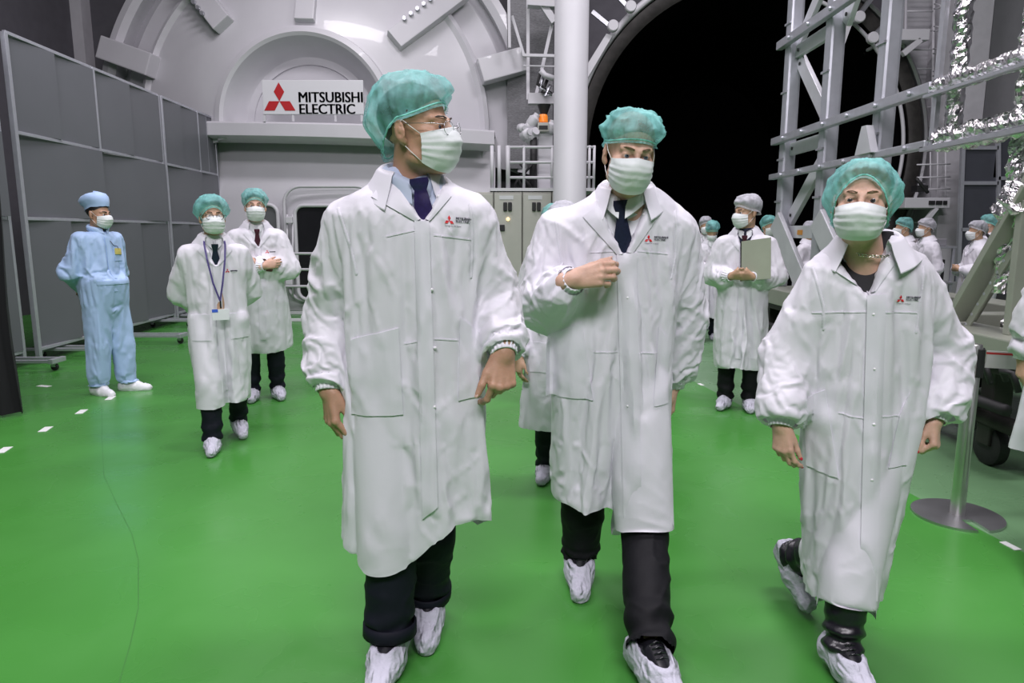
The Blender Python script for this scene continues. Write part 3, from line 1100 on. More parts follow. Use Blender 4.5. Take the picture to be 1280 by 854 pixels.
# ---- trolley that carries the frame
tr = thing('frame_trolley', 'low steel trolley with bolted channel brace under the aluminium frame', 'trolley', (XF + .5, 5.5, 0))
O = tuple(tr.location)
M_TR = mat('green_tinted_grey_metal', (.34, .36, .30), .35, metal=.35, var=.05)  # grey metal with the floor's green reflection tinted into its colour
yn = fy(1330)
MB().box((XF - .22, yn, .66), (XF + .12, Y1 + .35, .82), bev=.01).build('side_beam', M_TR, tr, org=O)
MB().box((XF + 1.1, yn, .66), (XF + 1.4, Y1 + .35, .82), bev=.01).build('side_beam', M_TR, tr, org=O)
for y in (yn + .15, 5.3, Y1 + .2):
    MB().box((XF + .12, y - .1, .66), (XF + 1.1, y + .1, .80), bev=.01).build('cross_beam', M_TR, tr, org=O)
MB().box((XF - .18, yn, .60), (XF + 1.3, Y1 + .3, .655), bev=.005).build('under_tray', M_DARKM, tr, org=O)
# channel brace leaning up to the right (open side to the aisle)
a, b = Vector((XF - .02, fy(1216), .84)), Vector((XF - .02, fy(1298), 1.68))
o = MB().beam(a, b, .03, .20, up=(1, 0, 0), bev=.004).build('channel_brace', M_TR, tr, org=O)
d = (b - a).normalized()
nrm = Vector((1, 0, 0)).cross(d).normalized()
for s in (-1, 1):
    MB().beam(a + nrm * s * .098 + Vector((-.02, 0, 0)), b + nrm * s * .098 + Vector((-.02, 0, 0)), .045, .012, up=(1, 0, 0)).build('channel_flange', M_TR, o, org=O)
for k in range(12):
    q = a.lerp(b, (k + .5) / 12) - nrm * .085 + Vector((-.016, 0, 0))
    q2 = a.lerp(b, (k + .5) / 12) + nrm * .085 + Vector((-.016, 0, 0))
    MB().lathe([(.001, .012), (.010, .012), (.012, 0)], Matrix.Translation(q2) @ Matrix.Rotation(-math.pi / 2, 4, 'Y'), 8).build('bolt', M_ALU_D, o, org=O)
MB().beam((XF - .04, fy(1290), .82), (XF - .04, fy(1290), 1.60), .05, .10, up=(1, 0, 0), bev=.006).build('stanchion_plate', M_TR, tr, org=O)
q = Vector((XF - .07, fy(1290), .92))
MB().lathe([(.001, .01), (.022, .01), (.022, 0)], Matrix.Translation(q) @ Matrix.Rotation(-math.pi / 2, 4, 'Y'), 12).build('bolt_hole', M_RUBBER, tr, org=O)
MB().box((XF - .226, fy(1212), .845), (XF - .222, fy(1200), .862)).build('orange_sticker', mat('orange_sticker_print', (.6, .25, .03), .5), tr, org=O)
# wheels, dark drive gear and cable hoops
for y in (yn + .3, 5.0, 6.2, Y1):
    for x in (XF - .05, XF + 1.25):
        w = MB().lathe([(.001, .04), (.11, .04), (.125, .03), (.125, -.03), (.11, -.04), (.001, -.04)], Matrix.Translation((x, y, .127)) @ Matrix.Rotation(math.pi / 2, 4, 'Y'), 24).build('wheel', M_RUBBER, tr, org=O, auto=.6)
        MB().box((x - .06, y - .06, .13), (x + .06, y + .06, .60), bev=.01).build('wheel_fork', M_DARKM, w, org=O)
for k in range(9):
    y = fy(1205) - .22 * k + .9
    MB().tube([(XF - .24, y, .60), (XF - .28, y - .02, .66), (XF - .28, y - .10, .66), (XF - .25, y - .12, .56)], .018, n=8).build('hose_loop', M_RUBBER, tr, smooth=True, org=O)
MB().tube([(XF - .2, yn, .42), (XF - .2, Y1, .42)], .035, n=10).build('conduit', M_RUBBER, tr, smooth=True, org=O)
MB().tube([(XF - .1, yn, .30), (XF - .1, Y1, .30)], .05, n=12).build('conduit', M_DARKM, tr, smooth=True, org=O)

# ---- barrier post and belt
st = thing('barrier_post', 'brushed steel barrier post on a round notched base', 'barrier post', ground(1196, 645))
bx, by = st.location.x, st.location.y
n = 48
ang0 = -math.pi / 2
pl = []
for i in range(n + 1):
    a = ang0 + .13 + (2 * math.pi - .26) * i / n
    pl.append((math.cos(a) * .205, math.sin(a) * .205))
pl += [(-.027, -.075), (.027, -.075)]
vs = [(x, y, z) for z in (.0, .012) for x, y in pl]
k = len(pl)
M_BRUSH = mat('brushed_steel_disc', (.48, .48, .50), .34, metal=.95, var=.25, scale=3)
MB().add([(x, y, 0) for x, y in pl] + [(x, y, .012) for x, y in pl], [tuple(range(k - 1, -1, -1)), tuple(range(k, 2 * k))] + [(i, (i + 1) % k, (i + 1) % k + k, i + k) for i in range(k)]).build('base_plate', M_BRUSH, st)
hp = at(1214, 430, by).z
MB().lathe([(.034, .012), (.034, hp - .01), (.030, hp), (.001, hp)], None, 28).build('pole', mat('satin_steel_pole', (.62, .61, .60), .3, metal=1.0, var=.08, scale=5), st, auto=.6)
for a in (0, math.pi / 2, math.pi, -math.pi / 2):
    MB().box((.028, -.014, hp - .16), (.050, .014, hp - .02), Matrix.Rotation(a + .25, 4, 'Z'), bev=.004).build('belt_clip', M_RUBBER, st)
bl = thing('barrier_belt', 'white barrier belt with thin red line stretched from the steel post', 'barrier belt', st.location)
p0, p1 = Vector((.060, .0, hp - .075)), Vector((1.6, -.08, hp - .16))
MB().beam(p0, p1, .004, .085, up=(0, 0, 1)).build('belt', mat('white_belt_webbing', (.55, .54, .53), .7), bl)
MB().beam(p0 + Vector((0, 0, .030)), p1 + Vector((0, 0, .030)), .0052, .010, up=(0, 0, 1)).build('red_line', mat('red_belt_line', (.45, .03, .03), .6), bl)


# ---- equipment cart behind the woman in front
ct = thing('equipment_cart', 'grey wheeled equipment cart with orange lamp and boxes beside the far group', 'cart', (5.55, 9.6, 0))
O = (5.55, 9.6, 0)
for x in (5.15, 5.95):
    for y in (9.35, 9.85):
        MB().beam((x, y, .06), (x, y, 1.22), .035, .035, bev=.004).build('post', M_ALU_D, ct, org=O)
        MB().lathe([(.001, .015), (.04, .015), (.05, 0), (.04, -.015), (.001, -.015)], Matrix.Translation((x, y, .051)) @ Matrix.Rotation(math.pi / 2, 4, 'X'), 14).build('wheel', M_RUBBER, ct, org=O)
for z in (.25, .72, 1.20):
    MB().box((5.12, 9.32, z), (5.98, 9.88, z + .03), bev=.006).build('shelf', M_ALU, ct, org=O)
for x0, x1, z, h, m in ((5.2, 5.5, .28, .25, M_CREAM), (5.55, 5.9, .28, .3, M_MIDWALL), (5.2, 5.6, .75, .22, M_WHITE2), (5.65, 5.9, .75, .3, M_RUBBER), (5.5, 5.9, 1.23, .10, M_MIDWALL)):
    MB().box((x0, 9.42, z), (x1, 9.8, z + h), bev=.012).build('instrument_box', m, ct, org=O)
MB().box((5.18, 9.4, 1.231), (5.36, 9.6, 1.33), bev=.015).build('orange_lamp', mat('orange_beacon', (.75, .2, .02), .35), ct, org=O)
# faint joint line wandering over the floor
_jp = [ground(x, y) for x, y in ((127, 505), (128, 560), (130, 595), (146, 630), (165, 668), (173, 700), (173, 760), (163, 805), (150, 850), (138, 900))]
_P = []
for i in range(len(_jp) - 1):
    for k in range(6):
        q = _jp[i].lerp(_jp[i + 1], k / 6)
        _P.append([q + Vector((-.0022, 0, .0006)), q + Vector((.0022, 0, .0006))])
struct(MB().grid(_P).build('trim_1', mat('dark_green_joint', (.042, .18, .031), .4)))

# ================================================================== people
def V3(*a):
    return Vector(a)


def rotm(yaw=0, pitch=0, roll=0):
    """yaw>0 turns the face towards +x, pitch>0 looks down, roll>0 tilts the head to +x"""
    return (Matrix.Rotation(math.radians(yaw), 3, 'Z') @ Matrix.Rotation(math.radians(pitch), 3, 'X')
            @ Matrix.Rotation(math.radians(roll), 3, 'Y'))


M_COAT = mat('white_coat_fabric', (0.78, 0.765, 0.83), 0.5, var=0.02, scale=3, bump=0.05, bscale=60, transl=0.16, sheen=0.1)


def add_creases(m, amount, scale, stretch=(1, 1, .55)):
    """sharp irregular creases on top of the fine weave"""
    nt = m.node_tree
    b = nt.nodes['Principled BSDF']
    old = b.inputs['Normal'].links[0].from_socket if b.inputs['Normal'].links else None
    tc = nt.nodes.new('ShaderNodeTexCoord')
    mp = nt.nodes.new('ShaderNodeMapping')
    mp.inputs['Scale'].default_value = stretch
    mp.inputs['Rotation'].default_value = (.3, .5, .2)
    n = nt.nodes.new('ShaderNodeTexNoise')
    n.noise_type = 'RIDGED_MULTIFRACTAL'
    n.normalize = True
    n.inputs['Scale'].default_value = scale
    n.inputs['Detail'].default_value = 2.5
    n.inputs['Roughness'].default_value = .45
    n.inputs['Distortion'].default_value = .6
    bp = nt.nodes.new('ShaderNodeBump')
    bp.inputs['Strength'].default_value = amount
    bp.inputs['Distance'].default_value = .02
    nt.links.new(tc.outputs['Object'], mp.inputs[0])
    nt.links.new(mp.outputs[0], n.inputs['Vector'])
    nt.links.new(n.outputs['Fac'], bp.inputs['Height'])
    if old:
        nt.links.new(old, bp.inputs['Normal'])
    nt.links.new(bp.outputs[0], b.inputs['Normal'])


add_creases(M_COAT, 1.2, 6.0, (1, 1, .7))
M_CUFF = mat('white_elastic_cuff', (0.78, 0.765, 0.83), 0.7, var=0.03, scale=30)
M_CAPS = {
    'teal': mat('teal_nonwoven_cap', (0.27, 0.66, 0.64), 0.65, var=0.25, scale=14, transl=0.30, alpha=0.54, bump=0.3, bscale=60),
    'white': mat('white_nonwoven_cap', (0.62, 0.62, 0.68), 0.7, var=0.1, scale=20, transl=0.3, alpha=0.75, bump=0.3, bscale=60),
}
M_CAPBAND = {'teal': mat('teal_cap_elastic', (0.24, 0.66, 0.58), 0.7), 'white': mat('white_cap_elastic', (0.68, 0.68, 0.72), 0.7)}
M_MASK = mat('white_mask_nonwoven', (0.76, 0.79, 0.80), 0.75, var=0.03, scale=12, bump=0.12, bscale=50, transl=0.1)
M_LOOP = mat('white_ear_loop', (0.8, 0.8, 0.8), 0.7)
M_COVER = mat('white_shoe_cover_nonwoven', (0.52, 0.52, 0.60), 0.85, var=0.06, scale=18, bump=0.8, bscale=38, spec=.2)
add_creases(M_COVER, 1.0, 22, (1.6, .5, 1))
for _m in M_CAPS.values():
    add_creases(_m, .7, 15, (1, 1, 1))
M_SOLE = mat('dark_cover_sole', (0.05, 0.05, 0.06), 0.7)
M_SHOE = mat('black_leather', (0.012, 0.012, 0.016), 0.25, coat=0.3)
M_NAVY = mat('navy_trouser_wool', (0.006, 0.007, 0.015), 0.7, spec=0.25, bump=0.15, bscale=30)
M_BLACK = mat('black_trouser_cloth', (0.004, 0.004, 0.006), 0.7, spec=0.25, bump=0.15, bscale=30)
M_LEATHER = mat('black_leather_trousers', (0.010, 0.009, 0.014), 0.32, bump=0.3, bscale=14)
M_SHIRT_W = mat('white_shirt_cotton', (0.66, 0.68, 0.70), 0.7)
M_SHIRT_B = mat('pale_blue_shirt_cotton', (0.40, 0.46, 0.58), 0.7)
M_TOP_BLACK = mat('black_knit_top', (0.01, 0.01, 0.012), 0.8)
M_RED = mat('logo_red_print', (0.62, 0.012, 0.02), 0.5, var=0.0)
M_INK = mat('dark_ink_print', (0.03, 0.03, 0.05), 0.5, var=0.0)
M_SNAP = mat('white_snap_button', (0.72, 0.72, 0.74), 0.35)
M_SCLERA = mat('eye_white', (0.62, 0.58, 0.55), 0.25)
M_IRIS = mat('eye_iris', (0.05, 0.05, 0.06), 0.2)
M_STEEL = mat('polished_steel', (0.6, 0.6, 0.62), 0.2, metal=1.0, var=0.04)


def skin(name, col):
    return mat(name, col, 0.5, var=0.10, scale=24, bump=0.10, bscale=140, sss=0.10, spec=0.4)


def finger_dirs(d, n, curls):
    out = []
    a = 0
    for c in curls:
        a += math.radians(c)
        out.append(d * math.cos(a) - n * math.sin(a))
    return out


def add_hand(F, w, d, n, right, curls, thumb, s=1.0, spread=6.0):
    """w wrist, d towards the knuckles, n back of the hand; curls: 4 triples; thumb: (along d, along thumb side, along -n)"""
    d = d.normalized()
    n = (n - d * n.dot(d)).normalized()
    t = d.cross(n)
    if right:
        t = -t
    tips = []
    kn = [(0.090, 0.028), (0.094, 0.009), (0.088, -0.010), (0.080, -0.027)]
    ph = [(.043, .026, .021), (.048, .029, .022), (.044, .027, .021), (.034, .021, .019)]
    rr = [.0092, .0095, .0090, .0080]
    F.cap(w - d * .03 * s, w + d * .012 * s, .029 * s, .026 * s, k=.01)
    for i in range(4):
        K = w + d * kn[i][0] * s + t * kn[i][1] * s + n * (.004 if i in (1, 2) else 0) * s
        b = w + d * .012 * s + t * kn[i][1] * .6 * s
        F.cap(b, K, .0145 * s, .0118 * s, k=.010)
        F.ell(K + n * .003 * s, (.0105 * s,) * 3, k=.004)
        fd = (d + t * math.tan(math.radians(spread)) * (1.5 - i) / 1.5 * .5).normalized()
        p = K
        r = rr[i] * s
        for j, q in enumerate(finger_dirs(fd, n, curls[i])):
            e = p + q * ph[i][j] * s
            F.cap(p, e, r * (1.06 - .06 * j), r * (.98 - .08 * j), k=.0035)
            if j:
                F.ell(p + n * .0008, (r * 1.05,) * 3, k=.003)
            p = e
        a_ = math.radians(sum(curls[i]))
        tips.append((p, q, d * math.sin(a_) + n * math.cos(a_), r))
    td = (d * thumb[0] + t * thumb[1] - n * thumb[2]).normalized()
    b = w + d * .018 * s + t * .020 * s - n * .008 * s
    m = b + td * .046 * s
    F.cap(b, m, .0165 * s, .0125 * s, k=.012)
    td2 = (td + d * .45).normalized()
    m2 = m + td2 * .034 * s
    F.cap(m, m2, .0112 * s, .0102 * s, k=.005)
    td3 = (td2 + d * .15 - n * .15).normalized()
    F.cap(m2, m2 + td3 * .027 * s, .0104 * s, .0082 * s, k=.004)
    tips.append((m2 + td3 * .027 * s, td3, (t * .8 + n * .6).normalized(), .0085 * s))
    return tips


def head_field(F, c, R, s, female=False, fine=True):
    def p(x, y, z):
        return c + R @ Vector((x * s, y * s, z * s))

    def e(x, y, z, rx, ry, rz, k=.012, sub=False, RR=None):
        F.ell(p(x, y, z), (rx * s, ry * s, rz * s), R if RR is None else R @ RR, k=k * s, sub=sub)
    e(0, .018, .040, .076, .098, .086, k=.01)
    e(0, -.026, -.040, .061, .068, .080, k=.03)
    e(0, -.070, -.100, .021, .018, .016, k=.03)
    F.cap(p(-.050, -.012, -.078), p(-.022, -.066, -.100), .017 * s, .016 * s, k=.025 * s)
    F.cap(p(.050, -.012, -.078), p(.022, -.066, -.100), .017 * s, .016 * s, k=.025 * s)
    if not fine:
        F.cap(p(0, -.088, .0), p(0, -.108, -.030), .010 * s, .013 * s, k=.01 * s)
        e(-.077, .012, -.010, .009, .017, .031, k=.006)
        e(.077, .012, -.010, .009, .017, .031, k=.006)
        return
    for q in (-1, 1):
        e(q * .045, -.056, -.028, .022, .024, .022, k=.022)
        F.cap(p(q * .014, -.086, .019), p(q * .046, -.068, .022), .010 * s, .009 * s, k=.012 * s)
        e(q * .031, -.097, -.001, .017, .013, .0105, k=.009, sub=True)
        e(q * .031, -.0735, .000, .0155, .0155, .0150, k=.004)
        e(q * .031, -.0900, .000, .0130, .0090, .0048, k=.002, sub=True)
        F.cap(p(q * .018, -.0875, .0068), p(q * .044, -.0805, .0058), .0032 * s, .0032 * s, k=.003 * s)
        # ear: shell, hollow, lobe
        T = Matrix.Rotation(math.radians(q * 18), 3, 'Z') @ Matrix.Rotation(math.radians(-12), 3, 'X')
        e(q * .079, .014, -.008, .0085, .019, .033, k=.006, RR=T)
        e(q * .088, .010, -.004, .0070, .0115, .021, k=.004, sub=True, RR=T)
        e(q * .083, .012, -.004, .0050, .006, .011, k=.004, RR=T)
        e(q * .075, .004, -.036, .0070, .010, .012, k=.006)
        e(q * .009, -.105, -.036, .0090, .010, .0075, k=.006)
    F.cap(p(0, -.090, .010), p(0, -.113, -.029), .0085 * s, .0115 * s, k=.010 * s)
    F.cap(p(-.018, -.092, -.062), p(.018, -.092, -.062), .006 * s, k=.006 * s)
    F.cap(p(-.015, -.092, -.072), p(.015, -.092, -.072), .0065 * s, k=.006 * s)


def body_mesh(P, h, org, name, material, parent, fine=True):
    J = [P['head'][0]] + list(P['sh']) + list(P['el']) + list(P['wr']) + list(P['hip']) + list(P['kn']) + list(P['an'])
    A = np.array([tuple(j) for j in J])
    lo, hi = A.min(0) - .22, A.max(0) + .22
    lo[2] = -.02
    F = Field(lo, hi, h)
    hc, hR, hs = P['head']
    g = P.get('girth', 1.0)
    nk = P['neck']
    sR, sL = P['sh']
    hR_, hL_ = P['hip']
    ch = (sR + sL) / 2 + V3(0, 0, -.17)
    pv = (hR_ + hL_) / 2 + V3(0, 0, .06)
    F.ell(ch, (.15 * g, .105 * g, .19), k=.05)
    F.ell(pv, (.145 * g, .10 * g, .13), k=.05)
    F.cap(ch, pv, .11 * g, .115 * g, k=.05)
    F.cap(sR * .9 + sL * .1, sL * .9 + sR * .1, .045 * g, k=.05)
    top = hc + hR @ V3(0, .018, -.055) * hs
    F.cap(nk + V3(0, .01, -.05), top, .064 * hs, .054 * hs, k=.03)
    for i in (0, 1):
        F.cap(P['sh'][i], P['el'][i], .044 * g, .036 * g, k=.03)
        F.cap(P['el'][i], P['wr'][i], .036 * g, .027 * P.get('hs', 1), k=.02)
        F.cap(P['hip'][i], P['kn'][i], .080 * g, .055, k=.03)
        F.cap(P['kn'][i], P['an'][i], .050, .028, k=.02)
        F.cap(P['an'][i], P['an'][i] + P['toe'][i] * .08 - V3(0, 0, .045), .026, .018, k=.02)
    head_field(F, hc, hR, hs, fine=fine)
    P['tips'] = []
    for i in (0, 1):
        H = P['hand'][i]
        P['tips'] += add_hand(F, P['wr'][i], H['d'], H['n'], i == 0, H.get('curl', RELAX), H.get('thumb', (1, .5, .2)), P.get('hs', 1.0), H.get('spread', 6))
    v, f = F.mesh()
    v -= np.array(org)
    o = link(name, mesh_np(name, v, f), material, parent)
    return o


RELAX = [(18, 28, 18), (24, 34, 22), (30, 38, 24), (34, 40, 26)]
FIST = [(60, 80, 45), (65, 85, 45), (68, 85, 45), (70, 85, 45)]


def nails(P, body, org, m):
    for p, q, n, r in P['tips']:
        q = q.normalized()
        n = (n - q * n.dot(q)).normalized()
        R = Matrix((q.cross(n), q, n)).transposed().to_4x4()
        M = Matrix.Translation(p + n * r * .62 + q * r * .25) @ R
        mb = MB()
        mb.lathe([(.001, .0024), (.6, .0020), (.9, .0008), (1.0, -.001)], None, 12)
        mb.v = [tuple(M @ Vector((x * r * .68, y * r * .95, z))) for x, y, z in mb.v]
        mb.build('fingernail', m, body, smooth=True, org=org)


def eyes(P, body, org, iris=(0.06, 0.07, 0.09)):
    hc, R, s = P['head']
    look = P.get('look', V3(0, -1, 0)).normalized()
    mi = mat('iris_%02d%02d%02d' % tuple(int(c * 99) for c in iris), iris, 0.15)
    for q in (-1, 1):
        c = hc + R @ V3(q * .031 * s, -.0735 * s, 0) - Vector(org)
        r = .0138 * s
        fw = (R @ look).normalized()
        M = Matrix.Translation(c) @ fw.to_track_quat('Z', 'Y').to_matrix().to_4x4()
        vs, fs, mi_i = [], [], []
        rings = [0.0, .22, .50, .56, 1.0, 1.57, 2.2, 3.14159]
        n = 16
        for a in rings:
            for j in range(n):
                b = 2 * math.pi * j / n
                vs.append(M @ V3(r * math.sin(a) * math.cos(b), r * math.sin(a) * math.sin(b), r * math.cos(a)))
        for i in range(len(rings) - 1):
            for j in range(n):
                fs.append((i * n + j, (i + 1) * n + j, (i + 1) * n + (j + 1) % n, i * n + (j + 1) % n))
                mi_i.append(2 if i == 0 else (1 if i < 3 else 0))
        me = mesh_np('eye', np.array([tuple(v) for v in vs]), fs)
        for m in (M_SCLERA, mi, M_SHOE):
            me.materials.append(m)
        me.polygons.foreach_set('material_index', mi_i)
        link('eye', me, None, body)
        # brow
    return


def eyebrows(P, body, org, m, thick=.0042):
    hc, R, s = P['head']
    for q in (-1, 1):
        mb = MB()
        pts = [hc + R @ (V3(q * x, y, z) * s) for x, y, z in ((.013, -.0975, .0225), (.026, -.0945, .0268), (.038, -.0845, .0275), (.050, -.069, .0225))]
        mb.tube(pts, [thick * .8, thick, thick * .9, thick * .35], n=6)
        mb.build('eyebrow', m, body, smooth=True, org=org)


def hair(P, parent, org, m, low=-.03, front=.058, puff=1.022, h=.007):
    """short hair following the skull above the hairline"""
    hc, R, s = P['head']
    nu, nv = 48, 16
    pts = []
    for i in range(nu):
        th = 2 * math.pi * i / nu
        f = math.cos(th)            # 1 = front
        zl = front * max(0, f) ** .7 + low * max(0, -f) + (.016 if abs(f) < .35 else .02 * abs(f)) * (1 if f > -.3 else 0)
        row = []
        for j in range(nv):
            ph = j / (nv - 1)
            zz = (zl - .040) / (.086 * puff)
            zz = max(-.9, min(.95, zz))
            a0 = math.asin(zz)
            a = a0 + (math.pi / 2 - a0) * ph
            k = puff + .010 * noise.noise(V3(th * 3, ph * 5, 3.3))
            row.append(hc + R @ (V3(math.sin(th) * .076 * k * math.cos(a), .018 - math.cos(th) * .098 * k * math.cos(a), .040 + .086 * k * math.sin(a)) * s))
        pts.append(row)
    mb = MB()
    mb.grid(pts, wrap_u=True)
    return mb.build('hair', m, parent, smooth=True, org=org)


def bouffant(P, parent, org, colour, front=.062, side=.018, back=-.055, wide=.106, deep=.130, tall=.165, lean=(0, .012), seed=1, nu=120, nv=26, pleat=.0045, fold=.010, band=1.0):
    """gathered disposable cap: elastic rim and a puffed crown"""
    hc, R, s = P['head']
    pts = []
    rim = []
    for i in range(nu):
        th = 2 * math.pi * i / nu
        cx, cy = math.sin(th), -math.cos(th)
        f = math.cos(th)
        zb = side + (front - side) * max(0, f) ** 1.6 + (back - side) * max(0, -f) ** 1.2
        sk = max(.25, 1 - max(0, -zb - .0) * 2.2) if zb < 0 else math.sqrt(max(.2, 1 - max(0, (zb - .04) / .105) ** 2))
        ra, rb = .0815 * sk * band, .1035 * sk * (1 + (band - 1) * .4)
        oy = .016
        row = []
        for j in range(nv):
            t = j / (nv - 1)
            ph = t * math.pi / 2
            g = min(1, t / .22)
            g = g * g * (3 - 2 * g)
            ax = ra + (wide - ra) * g
            ay = rb + (deep - rb) * g
            cr = math.cos(ph) ** .75
            r1, r2 = ax * cr, ay * cr
            qx, qy = cx * cr, cy * cr
            n1 = noise.noise(V3(qx * 2.4 + seed * 7, qy * 2.4, t * 1.5))
            n2 = noise.noise(V3(qx * 5 + seed * 3, qy * 5, t * 2.5 + 5))
            n3 = abs(noise.noise(V3(qx * 2.6 + qy * 1.2 + seed, qy * 2.2 - qx + 9, t * 1.3)))
            pl = pleat * math.sin(th * 26 + 6 * noise.noise(V3(cx * 2, cy * 2 + seed, t))) * max(0, 1 - t * 1.3)
            k = fold * n1 + fold * .5 * n2 + fold * .8 * (.12 - min(.12, n3)) / .12 + pl
            k *= 1 - .65 * max(0, (t - .45) / .55)
            if t < .02:
                k = pl * .3
            z = zb + (tall - zb) * math.sin(ph) ** .9
            x = cx * (r1 + k) + lean[0] * t
            y = oy + cy * (r2 + k) + lean[1] * t
            row.append(hc + R @ (V3(x, y, z + k * math.sin(ph) * .8) * s))
        # frill below the elastic
        fr = hc + R @ (V3(cx * (ra + .006 + .003 * math.sin(th * 40)), oy + cy * (rb + .006 + .003 * math.sin(th * 40)), zb - .010) * s)
        rim.append(row[0])
        pts.append([fr] + row)
    mb = MB()
    mb.grid(pts, wrap_u=True)
    o = mb.build('bouffant_cap', M_CAPS[colour], parent, smooth=True, org=org)
    b = MB()
    b.tube(rim, .0026 * s, n=6, closed=True)
    b.build('elastic_band', M_CAPBAND[colour], o, smooth=True, org=org)
    return o


def face_mask(P, parent, org, wide=.071, chin=-.122, top=-.016, nose=.130, loops=True, seed=0, h=1.0):
    hc, R, s = P['head']
    nu, nv = 31, 25
    pts = []

    def pos(u, v):
        a = u * math.radians(82)
        ed = abs(u) ** 2.2
        zt = top + .015 * (1 - abs(u)) ** 1.2 - .002 * ed + .002
        zb = chin + (.030) * ed
        z = zt + (zb - zt) * v
        # depth of the face under the mask along the middle line
        D = np.interp(v, [0, .15, .32, .5, .75, .9, 1], [nose - .020, nose - .006, nose, nose - .006, nose - .018, nose - .030, nose - .047])
        x = wide * math.sin(a) / math.sin(math.radians(82))
        x *= 1 - .10 * max(0, v - .6) / .4
        y = -.028 - (D - .028) * max(0, math.cos(a)) ** .85
        pw = abs(u) * .0020 + .0010
        pl = 0
        for c in (.30, .50, .70):
            q = (v - c) / .10
            if -.35 < q < 1:
                pl += pw * (1 - max(0, q)) if q > 0 else pw * (1 + q / .35)
        w = .0022 * noise.noise(V3(u * 3 + seed, v * 4, 2)) + .0014 * noise.noise(V3(u * 7, v * 8 + seed, 7))
        nd = V3(math.sin(a) * .8, -math.cos(a), -.15).normalized()
        return hc + R @ ((V3(x, y, z) + nd * (pl + w)) * s)
    for i in range(nu):
        u = -1 + 2 * i / (nu - 1)
        pts.append([pos(u, j / (nv - 1)) for j in range(nv)])
    mb = MB()
    sheet(mb, pts, -.0015, R @ V3(0, -1, 0))
    o = mb.build('face_mask', M_MASK, parent, smooth=True, org=org)
    if loops:
        for q in (-1, 1):
            a, b = pos(q, .02), pos(q, .98)
            e1 = hc + R @ (V3(q * .0795, .004, .022) * s)
            e2 = hc + R @ (V3(q * .080, .028, .004) * s)
            e3 = hc + R @ (V3(q * .077, .014, -.034) * s)
            l = MB()
            for s0, s1 in ((a, e1), (b, e3)):
                m = s0.lerp(s1, .5) + R @ V3(q * .003, 0, 0)
                l.tube([s0, m, s1], .0013, n=6)
            l.tube([e1, e2, e3], .0013, n=6)
            l.build('ear_loop', M_LOOP, o, smooth=True, org=org)
    return o


def glasses(P, parent, org, r=.021, rim=None, rimless=True):
    hc, R, s = P['head']
    M_LENS = mat('clear_lens', (0.9, 0.92, 0.95), 0.03, var=0, alpha=0.22, spec=0.9)
    m = rim or mat('thin_silver_rim', (0.55, 0.55, 0.58), 0.25, metal=1.0)
    mb = MB()
    tilt = []
    for q in (-1, 1):
        c = V3(q * .033, -.112, -.006)
        ring = []
        for i in range(28):
            a = 2 * math.pi * i / 28
            ring.append(hc + R @ ((c + V3(r * math.cos(a), -q * 0 + abs(c.x + r * math.cos(a)) * .22 - .007, r * .88 * math.sin(a))) * s))
        mb.tube(ring, .0009 if rimless else .0015, n=6, closed=True)
        lens = MB()
        ce = sum(ring, Vector()) / len(ring)
        lens.add(ring + [ce], [(i, (i + 1) % 28, 28) for i in range(28)])
        tilt.append(lens)
        mb.tube([hc + R @ (V3(q * .055, -.107, .003) * s), hc + R @ (V3(q * .076, -.085, .006) * s), hc + R @ (V3(q * .081, .0, .012) * s)], .0011 if rimless else .0016, n=6)
    mb.tube([hc + R @ (V3(x, y, .002) * s) for x, y in ((-.013, -.116), (0, -.121), (.013, -.116))], .0011, n=6)
    o = mb.build('glasses', m, parent, smooth=True, org=org)
    for l in tilt:
        l.build('lens', M_LENS, o, smooth=True, org=org)
    return o


# ------------------------------------------------------------------ clothes
PENDING = []


def wob(v, amp, sc, seed):
    """smooth crumple added along z-independent noise"""
    out = np.empty(len(v))
    for i, p in enumerate(v):
        out[i] = noise.noise(Vector((p[0] * sc + seed, p[1] * sc, p[2] * sc * .8)))
    return out * amp


def vnormals(v, f):
    a, b, c, d = v[f[:, 0]], v[f[:, 1]], v[f[:, 2]], v[f[:, 3]]
    n = np.cross(c - a, d - b)
    vn = np.zeros_like(v)
    for k in range(4):
        np.add.at(vn, f[:, k], n)
    vn /= np.maximum(np.linalg.norm(vn, axis=1), 1e-12)[:, None]
    fn = n / np.maximum(np.linalg.norm(n, axis=1), 1e-12)[:, None]
    return vn, fn


